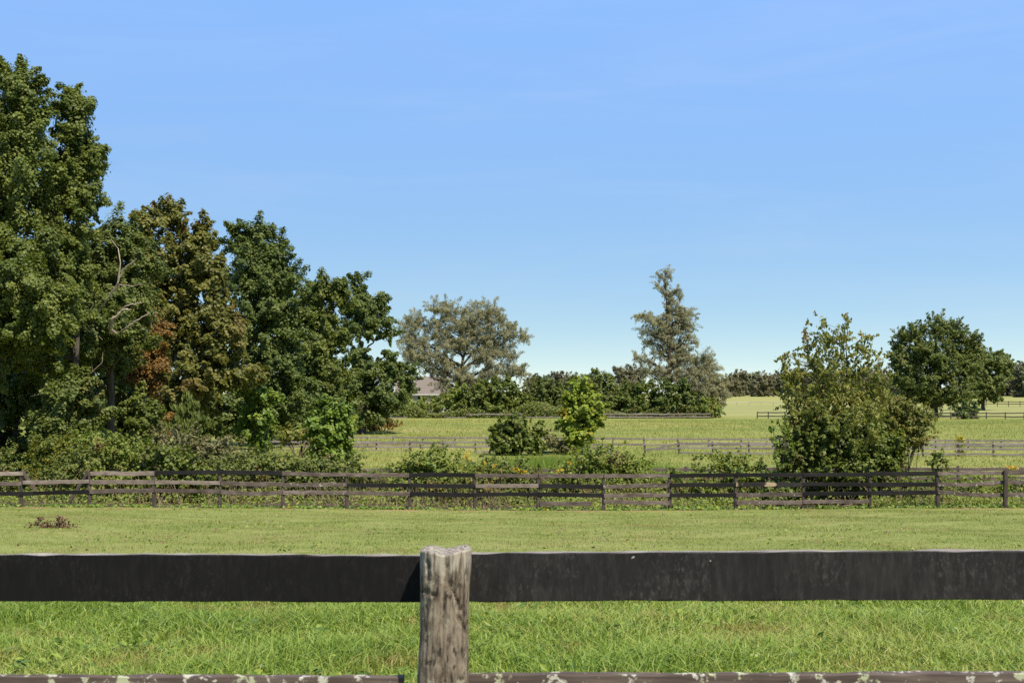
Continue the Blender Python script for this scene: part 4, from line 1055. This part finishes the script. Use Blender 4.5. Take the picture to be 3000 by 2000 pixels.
# ---- hedgerow between the long fence and the one behind it
hedge = [
    ("yellow leaved shrub below the tall trees at the far left of the hedgerow", 56, 150, [(125, 1315, 45, 38), (165, 1325, 50, 38), (110, 1370, 45, 30), (185, 1290, 30, 26)], 'yellow'),
    ("shaded bramble at the left edge behind the long fence", 55, 30, [(-30, 1420, 70, 50), (40, 1410, 60, 45), (0, 1350, 60, 50), (100, 1420, 50, 55)], 'bramble'),
    ("green bramble behind the gap where the top rail is broken", 53, 200, [(180, 1390, 65, 50), (240, 1365, 65, 60)], 'bramble'),
    ("tall tangle of pale green brambles left of the black rails", 54, 350, [(300, 1320, 70, 50), (370, 1325, 80, 55), (330, 1390, 90, 60), (430, 1370, 70, 60), (270, 1290, 50, 40)], 'weed'),
    ("broad leaved dark vine mound behind the first black rails", 53, 500, [(460, 1330, 50, 55), (520, 1350, 65, 50), (480, 1410, 75, 55), (570, 1410, 75, 55)], 'vine'),
    ("dry greyish brush pile among the left brambles", 57, 620, [(550, 1295, 70, 45), (630, 1310, 60, 45), (590, 1345, 90, 45), (690, 1345, 60, 45), (480, 1285, 50, 35)], 'dry'),
    ("green bramble mound with greyish tips in the left hedgerow", 54, 720, [(660, 1390, 75, 55), (740, 1370, 80, 55), (810, 1375, 65, 55), (610, 1390, 70, 50)], 'bramble'),
    ("reddish brown bramble at the right end of the left thicket", 54, 980, [(920, 1375, 75, 45), (1000, 1370, 65, 45), (1065, 1395, 50, 38), (960, 1430, 95, 45), (870, 1425, 70, 50)], 'bramble'),
    ("bright green bramble mound with long leaves in the middle of the hedgerow", 53.5, 1240, [(1210, 1365, 55, 42), (1270, 1350, 55, 42), (1180, 1410, 65, 50), (1270, 1415, 85, 55), (1335, 1380, 60, 42)], 'weed'),
    ("russet bramble tangled behind the black middle rails", 52.5, 1360, [(1330, 1425, 65, 45), (1400, 1420, 65, 45)], 'tinged'),
    ("leafy green bramble below the golden flowers", 53.5, 1490, [(1440, 1385, 55, 38), (1500, 1380, 60, 38), (1480, 1435, 85, 45), (1560, 1405, 55, 42), (1570, 1450, 65, 35)], 'bramble'),
    ("light olive weed clump beneath the lone young tree", 54.5, 1740, [(1680, 1385, 60, 38), (1740, 1345, 70, 42), (1810, 1350, 70, 45), (1720, 1420, 95, 45), (1830, 1410, 70, 45), (1860, 1380, 55, 42), (1640, 1420, 60, 40)], 'weed'),
    ("low weed patch behind the rails with four boards", 53, 1920, [(1880, 1430, 60, 45), (1950, 1415, 60, 45), (2010, 1430, 65, 40), (1920, 1460, 65, 30)], 'weed'),
    ("low green weed clump left of the fruit tree", 53, 2130, [(2080, 1420, 65, 45), (2140, 1395, 60, 50), (2200, 1400, 60, 55), (2120, 1455, 75, 32), (2110, 1355, 40, 26), (2180, 1365, 36, 30)], 'weed'),
    ("shadowed bramble under the fruit tree behind the rails", 52.5, 2380, [(2290, 1435, 75, 45), (2370, 1440, 75, 42), (2450, 1445, 65, 38), (2540, 1440, 75, 42), (2620, 1435, 65, 42)], 'vine'),
    ("weedy bramble right of the fruit tree along the fence foot", 53, 2700, [(2670, 1440, 60, 38), (2730, 1450, 60, 32), (2790, 1440, 55, 38)], 'bramble'),
    ("low olive weeds at the right end of the hedgerow", 53, 2870, [(2830, 1445, 55, 32), (2890, 1435, 55, 38), (2960, 1440, 55, 38), (3030, 1440, 55, 40)], 'weed'),
]
for i, (label, D, px, ms, lm) in enumerate(hedge):
    plant("bramble_bush", label, "bush", D, px, ms, M[lm], M['stem'], L=0.13 if lm != 'vine' else 0.16, Wd=0.08 if lm != 'vine' else 0.13, rc=0.26, fill=0.36, trunk_r=0.02, seed=60 + i, shrub=True, cov=2.0, jag=0.5, elong=1.7, perp=0.75, lift=0.45, arch=0.4, group="bushes of the hedgerow behind the long fence")

# goldenrod: stem with plume of tiny flowers
def goldenrod(label, D, spots, seed):
    rs = np.random.RandomState(seed)
    x0 = P(spots[0][0], 0, D)[0]
    root = empty("goldenrod", (x0, D, gz(x0, D)), label, "flower", "goldenrod flowering around the hedgerow")
    k = D / 53
    for (px, py, r) in spots:
        c = P(px, py, D); b = np.array([c[0] + rs.uniform(-.1, .1), D, gz(c[0], D) - 0.02])
        rr = r * D / F
        Vs, Fs = tubes([(curve_pts(b, c, rs, 6, 0, 0.05), np.linspace(0.008, 0.004, 6))])
        st = make_mesh("stem", Vs, Fs, M['stem'], root)
        f = c + np.clip(rs.randn(46, 3), -1.3, 1.3) * np.array([0.55, 0.5, 0.5]) * rr
        f[:, 0] += (f[:, 2] - c[2]) * rs.uniform(-0.8, 0.8)
        nr = rs.randn(len(f), 3) + np.array([0, -0.3, 0.8]); nr /= np.linalg.norm(nr, axis=1)[:, None]
        Vs, Fs = leaf_quads(f, nr, 0.055 * k, 0.035 * k, rs); make_mesh("flower_head", Vs, Fs, M['goldflower'], root, tint=rs.rand(len(f)))
        t = rs.rand(70, 1)
        f = b + (c - b) * t + rs.randn(70, 3) * 0.09
        nr = rs.randn(len(f), 3) + np.array([0, -0.3, 0.8]); nr /= np.linalg.norm(nr, axis=1)[:, None]
        Vs, Fs = leaf_quads(f, nr, 0.13 * k, 0.04 * k, rs); make_mesh("leaves", Vs, Fs, M['weed'], root, tint=rs.rand(len(f)))
goldenrod("tall goldenrod with a single bright plume above the middle brambles", 56, [(1368, 1330, 9), (1362, 1340, 8), (1372, 1345, 8)], 1)
goldenrod("pale goldenrod plumes left of the bright yellow clump", 55, [(1410, 1362, 10), (1425, 1358, 8), (1400, 1368, 8)], 2)
goldenrod("bright yellow goldenrod clump just above the top rail", 53, [(1505, 1376, 10), (1520, 1378, 11), (1535, 1381, 9), (1448, 1364, 7)], 3)
goldenrod("small goldenrod tuft left of the light olive weeds", 54, [(1635, 1382, 8), (1645, 1378, 8), (1668, 1355, 8)], 4)
goldenrod("goldenrod clump beside the left shoots of the fruit tree", 54, [(2215, 1360, 10), (2228, 1350, 8), (2205, 1375, 9)], 5)
goldenrod("yellow goldenrod standing at the parallel fences in the right field", 97, [(2805, 1285, 9), (2820, 1290, 9), (2815, 1280, 7)], 6)
goldenrod("small goldenrod by the tall post at the right end of the long fence", 57, [(2955, 1368, 7), (2975, 1368, 8), (2965, 1370, 6)], 7)

# low weeds and dry stalks: uncountable
def undergrowth():
    rs = np.random.RandomState(5)
    n = 60000
    x = rs.uniform(-21, 21, n); y = 49.9 + 7.4 * rs.rand(n) ** 1.4
    kp = (rs.rand(n) < np.where((x > 1.5) & (x < 9), 0.45, np.where(x > 13, 0.7, np.where(y > 51.5, 0.5, 0.06))))
    x, y = x[kp], y[kp]; n = len(x)
    patch = 0.5 + 0.5 * np.sin(x * 1.1 + np.sin(y * 0.9)) * np.sin(y * 0.8 + x * 0.35)
    h = rs.rand(n) ** 1.5 * (0.20 + 0.40 * patch)
    pos = np.stack([x, y, ground_z(x, y) + h], 1)
    nr = rs.randn(n, 3) * 0.6 + np.array([0, -0.35, 0.8]); nr /= np.linalg.norm(nr, axis=1)[:, None]
    Vl, Fl = leaf_quads(pos, nr, 0.13, 0.07, rs, 0.1)
    tag(make_mesh("undergrowth", Vl, Fl, M['weed'], tint=np.clip(0.5 * patch + 0.5 * rs.rand(n), 0, 1)), "tangled low weeds filling the strip behind the long fence", "weeds", kind="stuff")
    # rank weeds under the elms, right down to their old fence
    n = 26000
    y = 166.3 + 6 * rs.rand(n)
    x = (rs.uniform(1150, 2090, n) - 1500) * y / F
    hv = 0.7 + 0.5 * np.sin(x * 0.55) * np.sin(x * 0.21 + 1)
    pos = np.stack([x, y, ground_z(x, y) + rs.rand(n) ** 1.3 * 1.7 * hv], 1)
    nr = rs.randn(n, 3) * 0.6 + np.array([0, -0.35, 0.8]); nr /= np.linalg.norm(nr, axis=1)[:, None]
    Vl, Fl = leaf_quads(pos, nr, 0.34, 0.16, rs, 0.2)
    tag(make_mesh("rank_weeds", Vl, Fl, M['bramble'], tint=rs.rand(n)), "dull green rank weeds under the elms along their old fence", "weeds", kind="stuff")
    # small bright leaves sprouting along the foot of the fence
    n = 7000
    x = rs.uniform(-20, 20, n); y = 48.75 + 0.7 * rs.rand(n)
    keep = rs.rand(n) < 0.25 + 0.75 * (np.sin(x * 1.7) * np.sin(x * 0.53 + 1) > -0.1)
    x, y = x[keep], y[keep]; n = len(x)
    pos = np.stack([x, y, ground_z(x, y) + 0.01 + 0.09 * rs.rand(n) ** 1.5], 1)
    nr = rs.randn(n, 3) * 0.5 + np.array([0, -0.4, 0.8]); nr /= np.linalg.norm(nr, axis=1)[:, None]
    Vl, Fl = leaf_quads(pos, nr, 0.11, 0.085, rs)
    tag(make_mesh("ground_cover", Vl, Fl, M['sap'], tint=rs.rand(n)), "bright green low leaves along the foot of the long fence", "ground cover", kind="stuff")
    # stalks
    st = []
    for _ in range(700):
        x = rs.uniform(-20, 20); y = rs.uniform(49.2, 53)
        if rs.rand() < 0.5: x = rs.choice([-6.5, -2.5, -1.5, -1.0, 4.0, 5.2, 14.5, -12.5]) + rs.randn() * 1.0
        b = np.array([x, y, gz(x, y) - 0.03])
        e = b + np.array([rs.randn() * 0.35, rs.randn() * 0.2 - 0.1, rs.uniform(0.3, 1.15)])
        st.append((curve_pts(b, e, rs, 5, 0.02, 0.15), np.linspace(0.010, 0.004, 5)))
    Vs, Fs = tubes(st, 4)
    tag(make_mesh("dry_stalks", Vs, Fs, M['stalk'], tint=np.repeat(rs.rand(700), len(Fs) // 700)), "thin tan dead stalks standing among the brambles", "stalks", kind="stuff")
    # long reedy grass in the wet ground behind the hedgerow
    n = 22000
    cxs = np.array([(1430, 66, 3.0), (1330, 70, 2.5), (1880, 66, 3.5), (1960, 62, 2.5), (1820, 72, 2.5), (1060, 64, 1.6), (1620, 80, 3.0), (2180, 64, 3.0), (2700, 66, 3)])
    k = rs.randint(0, len(cxs), n)
    y = cxs[k, 1] + rs.randn(n) * 2.5
    x = (cxs[k, 0] - 1500) * cxs[k, 1] / F + rs.randn(n) * cxs[k, 2] * 0.6
    b = np.stack([x, y, ground_z(x, y)], 1)
    hh = 0.3 + 0.5 * rs.rand(n)
    tip = b + np.stack([rs.randn(n) * 0.22, rs.randn(n) * 0.15, hh], 1)
    sd = np.stack([np.full(n, 0.016), rs.randn(n) * 0.008, np.zeros(n)], 1)
    Vs = np.stack([b - sd, b + sd, tip], 1).reshape(-1, 3)
    kk = np.arange(n) * 3
    tag(make_mesh("reed_grass", Vs, np.stack([kk, kk + 1, kk + 2], 1), M['sap'], tint=rs.rand(n) * 0.9), "lush tall grass tufts in the damp hollow behind the hedgerow", "grass", kind="stuff")
undergrowth()

# ---- fallen branch with dead leaves on the turf
def fallen_branch():
    d = 33.5
    rs = np.random.RandomState(3)
    x0 = P(150, 0, d)[0]
    root = empty("fallen_branch", (x0, d, gz(x0, d)), "reddish brown fallen branch with curled dead leaves lying on the turf", "branch")
    def g(px, up=0.03, dy=0.0):
        x = P(px, 0, d + dy)[0]
        return np.array([x, d + dy, gz(x, d + dy) + 0.02 + up * 0.68])
    main = np.array([g(86, .05), g(105, .07), g(125, .10), g(150, .06), (g(175, .07)), g(205, .05), g(238, .03)])
    parts = [(main, np.linspace(0.016, 0.006, 7))]
    parts.append((np.array([g(112, .07), g(116, .20, .05), g(118, .33, .1)]), [0.012, 0.009, 0.005]))
    parts.append((np.array([g(165, .07), g(172, .20, .05), g(174, .36, .08), g(172, .42, .1)]), [0.012, 0.009, 0.006, 0.004]))
    parts.append((np.array([g(130, .10), g(145, .36, .08), g(168, .39, .1)]), [0.006, 0.005, 0.004]))
    Vs, Fs = tubes(parts); make_mesh("branch_wood", Vs, Fs, M['drybranch'], root, smooth=True)
    c = []
    for (px, up, n, sp) in ((118, .30, 40, .08), (174, .30, 45, .10), (186, .22, 30, .08), (135, .08, 70, .14), (165, .07, 90, .16), (190, .06, 40, .14), (215, .05, 20, .1), (90, .06, 25, .07), (108, .14, 20, .06)):
        c.append(g(px, up) + rs.randn(n, 3) * np.array([sp * 0.68, 0.05, sp * 0.38]))
    c = np.concatenate(c); c[:, 2] = np.maximum(c[:, 2], ground_z(c[:, 0], c[:, 1]) + 0.02)
    nr = rs.randn(len(c), 3); nr /= np.linalg.norm(nr, axis=1)[:, None]
    Vs, Fs = leaf_quads(c, nr, 0.075, 0.042, rs); make_mesh("dead_leaves", Vs, Fs, M['dead_leaf'], root, tint=rs.rand(len(c)))
fallen_branch()

# brown stone at the fence foot
def stone():
    d = 49.4
    p = P(2480, 1488, d)
    z = gz(p[0], d)
    Vs, Fs = [], []
    nu, nv = 18, 9
    for i in range(nv + 1):
        th = math.pi * 0.5 * i / nv
        for k in range(nu):
            a = 2 * math.pi * k / nu
            v = Vector((math.cos(a) * math.sin(th), math.sin(a) * math.sin(th), math.cos(th)))
            r = 1 + 0.18 * mnoise.noise(v * 2.2)
            Vs.append((p[0] + 0.24 * r * v.x, d + 0.18 * r * v.y, z - 0.03 + 0.2 * r * v.z))
    for i in range(nv):
        for k in range(nu):
            Fs.append((i * nu + k, (i + 1) * nu + k, (i + 1) * nu + (k + 1) % nu, i * nu + (k + 1) % nu))
    o = make_mesh("stone", np.array(Vs), np.array(Fs), bark_mat("brown_stone", (0.09, 0.05, 0.035), (0.19, 0.115, 0.08), 14), origin=(p[0], d, z), smooth=True)
    tag(o, "rounded brown stone under the bottom rail below the fruit tree", "stone")
stone()

# ---- house behind the wide elm
def house():
    D = 205.0
    s = D / F
    x0 = P(1165, 0, D)[0]; x1 = P(1296, 0, D)[0]
    z0 = gz((x0 + x1) / 2, D) - 0.3
    root = empty("house", ((x0 + x1) / 2, D, z0 + 0.3), "house with pale walls and a tan shingled roof behind the wide elm", "house")
    def simple(name, c1, c2, sc, rough=0.9, stretch=(1, 1, 1)):
        m, t, o = new_mat(name)
        tc = N(t, "ShaderNodeTexCoord")
        f = noise(t, scaled(t, tc.outputs["Object"], stretch), sc, 4, 0.6)
        pr = N(t, "ShaderNodeBsdfPrincipled"); pr.inputs["Roughness"].default_value = rough
        t.links.new(ramp(t, f, [(0.3, c1), (0.7, c2)]), pr.inputs["Base Color"])
        t.links.new(pr.outputs[0], o.inputs[0])
        return m
    wallm = simple("pale_siding", (0.25, 0.23, 0.195), (0.31, 0.285, 0.245), 1.2, stretch=(0.3, 0.3, 8))
    roofm = simple("tan_shingles", (0.105, 0.085, 0.066), (0.15, 0.122, 0.096), 3.0, stretch=(1, 1, 4))
    trimm = simple("white_trim", (0.30, 0.29, 0.27), (0.36, 0.35, 0.33), 3)
    glassm = simple("dark_glass", (0.02, 0.025, 0.03), (0.04, 0.045, 0.05), 1, rough=0.1)
    ze = P(0, 1150, D)[2]; zr = P(0, 1104, D)[2]
    y0, y1 = D, D + 8.0; ym = D + 4.0
    def box(a, b):
        (ax, ay, az), (bx, by, bz) = a, b
        V = np.array([(ax, ay, az), (bx, ay, az), (bx, by, az), (ax, by, az), (ax, ay, bz), (bx, ay, bz), (bx, by, bz), (ax, by, bz)])
        Fq = np.array([(0, 1, 5, 4), (1, 2, 6, 5), (2, 3, 7, 6), (3, 0, 4, 7), (4, 5, 6, 7), (3, 2, 1, 0)])
        return V, Fq
    # walls with gables
    V = np.array([(x0, y0, z0), (x1, y0, z0), (x1, y1, z0), (x0, y1, z0), (x0, y0, ze), (x1, y0, ze), (x1, y1, ze), (x0, y1, ze), (x0, ym, zr - 0.1), (x1, ym, zr - 0.1)])
    make_mesh("wall", V, [np.array([(0, 1, 5, 4), (2, 3, 7, 6)]), np.array([(1, 2, 6, 9, 5), (3, 0, 4, 8, 7)])], wallm, root)
    # roof slabs with eaves
    e = 0.45; th = 0.12
    sl = (zr - ze) / 4.0
    def slab(ya, za, yb, zb):
        V = np.array([(x0 - e, ya, za), (x1 + e, ya, za), (x1 + e, yb, zb), (x0 - e, yb, zb)])
        V2 = V + np.array([0, 0, th])
        VV = np.concatenate([V, V2])
        return VV, np.array([(0, 1, 5, 4), (1, 2, 6, 5), (2, 3, 7, 6), (3, 0, 4, 7), (4, 5, 6, 7), (3, 2, 1, 0)])
    Va, Fa = slab(y0 - e, ze - sl * e, ym, zr); Vb_, Fb = slab(y1 + e, ze - sl * e, ym, zr)
    Vb_ = Vb_[[1, 0, 3, 2, 5, 4, 7, 6]]
    make_mesh("roof", np.concatenate([Va, Vb_]), [Fa, Fb + 8], roofm, root)
    V, Fq = box((x0 - e, y0 - e - 0.06, ze - sl * e - 0.12), (x1 + e, y0 - e - 0.005, ze - sl * e + 0.10))
    make_mesh("fascia", V, Fq, trimm, root)
    # windows with frames
    for px in (1190, 1232, 1272):
        c = P(px, 1172, D)
        V, Fq = box((c[0] - 0.55, y0 - 0.06, c[2] - 0.7), (c[0] + 0.55, y0 - 0.003, c[2] + 0.7))
        w = make_mesh("window", V, Fq, trimm, root, origin=(c[0], y0, c[2]))
        V, Fq = box((c[0] - 0.45, y0 - 0.075, c[2] - 0.6), (c[0] + 0.45, y0 - 0.063, c[2] + 0.6))
        g = make_mesh("pane", V, Fq, glassm, None, origin=(c[0], y0, c[2]))
        g.parent = w; g.location = (0, 0, 0)
house()

# ---- distant tree line
def treeline():
    rs = np.random.RandomState(77)
    protos = []
    for v in range(4):
        D = 470.0
        lm = M['far'] if v % 3 else M['far_brown']
        px = 2150 + v * 40
        w = 26 + 4 * (v % 2)
        ms = [(px, 1102, w * 0.7, 16), (px - w * 0.5, 1118, w * 0.7, 18), (px + w * 0.55, 1115, w * 0.7, 18), (px, 1135, w, 20), (px - 6, 1148, w * 0.9, 12)]
        r = plant("distant_tree", "hazy olive tree of the distant tree line at the edge of the fields", "tree", D, px, ms, lm, M['bark'], L=0.75, Wd=0.5, rc=1.3, fill=0.7, trunk_r=0.3, seed=100 + v, cov=1.8, branch_n=2, group="trees of the distant tree line")
        protos.append(r)
    xs = list(range(1560, 1760, 34)) + list(range(2105, 2330, 24)) + list(range(2335, 2720, 34)) + list(range(2860, 3120, 24))
    for i, px in enumerate(xs):
        p = protos[i % 4]
        if i < 4: r = p
        else:
            r = p.copy(); COL.objects.link(r)
            for ch in p.children:
                c = ch.copy(); COL.objects.link(c); c.parent = r
        D = 450 + rs.uniform(-30, 90) + (60 if px < 1800 else 0)
        x = P(px + rs.uniform(-8, 8), 0, D)[0]
        r.location = (x, D, gz(x, D) - 0.3)
        k = rs.uniform(0.8, 1.25) * (1.15 if 2190 < px < 2280 or px > 2940 else 1.0)
        r.scale = (k * rs.uniform(0.9, 1.2), k, k)
        r.rotation_euler = (0, 0, rs.uniform(-0.5, 0.5))
treeline()
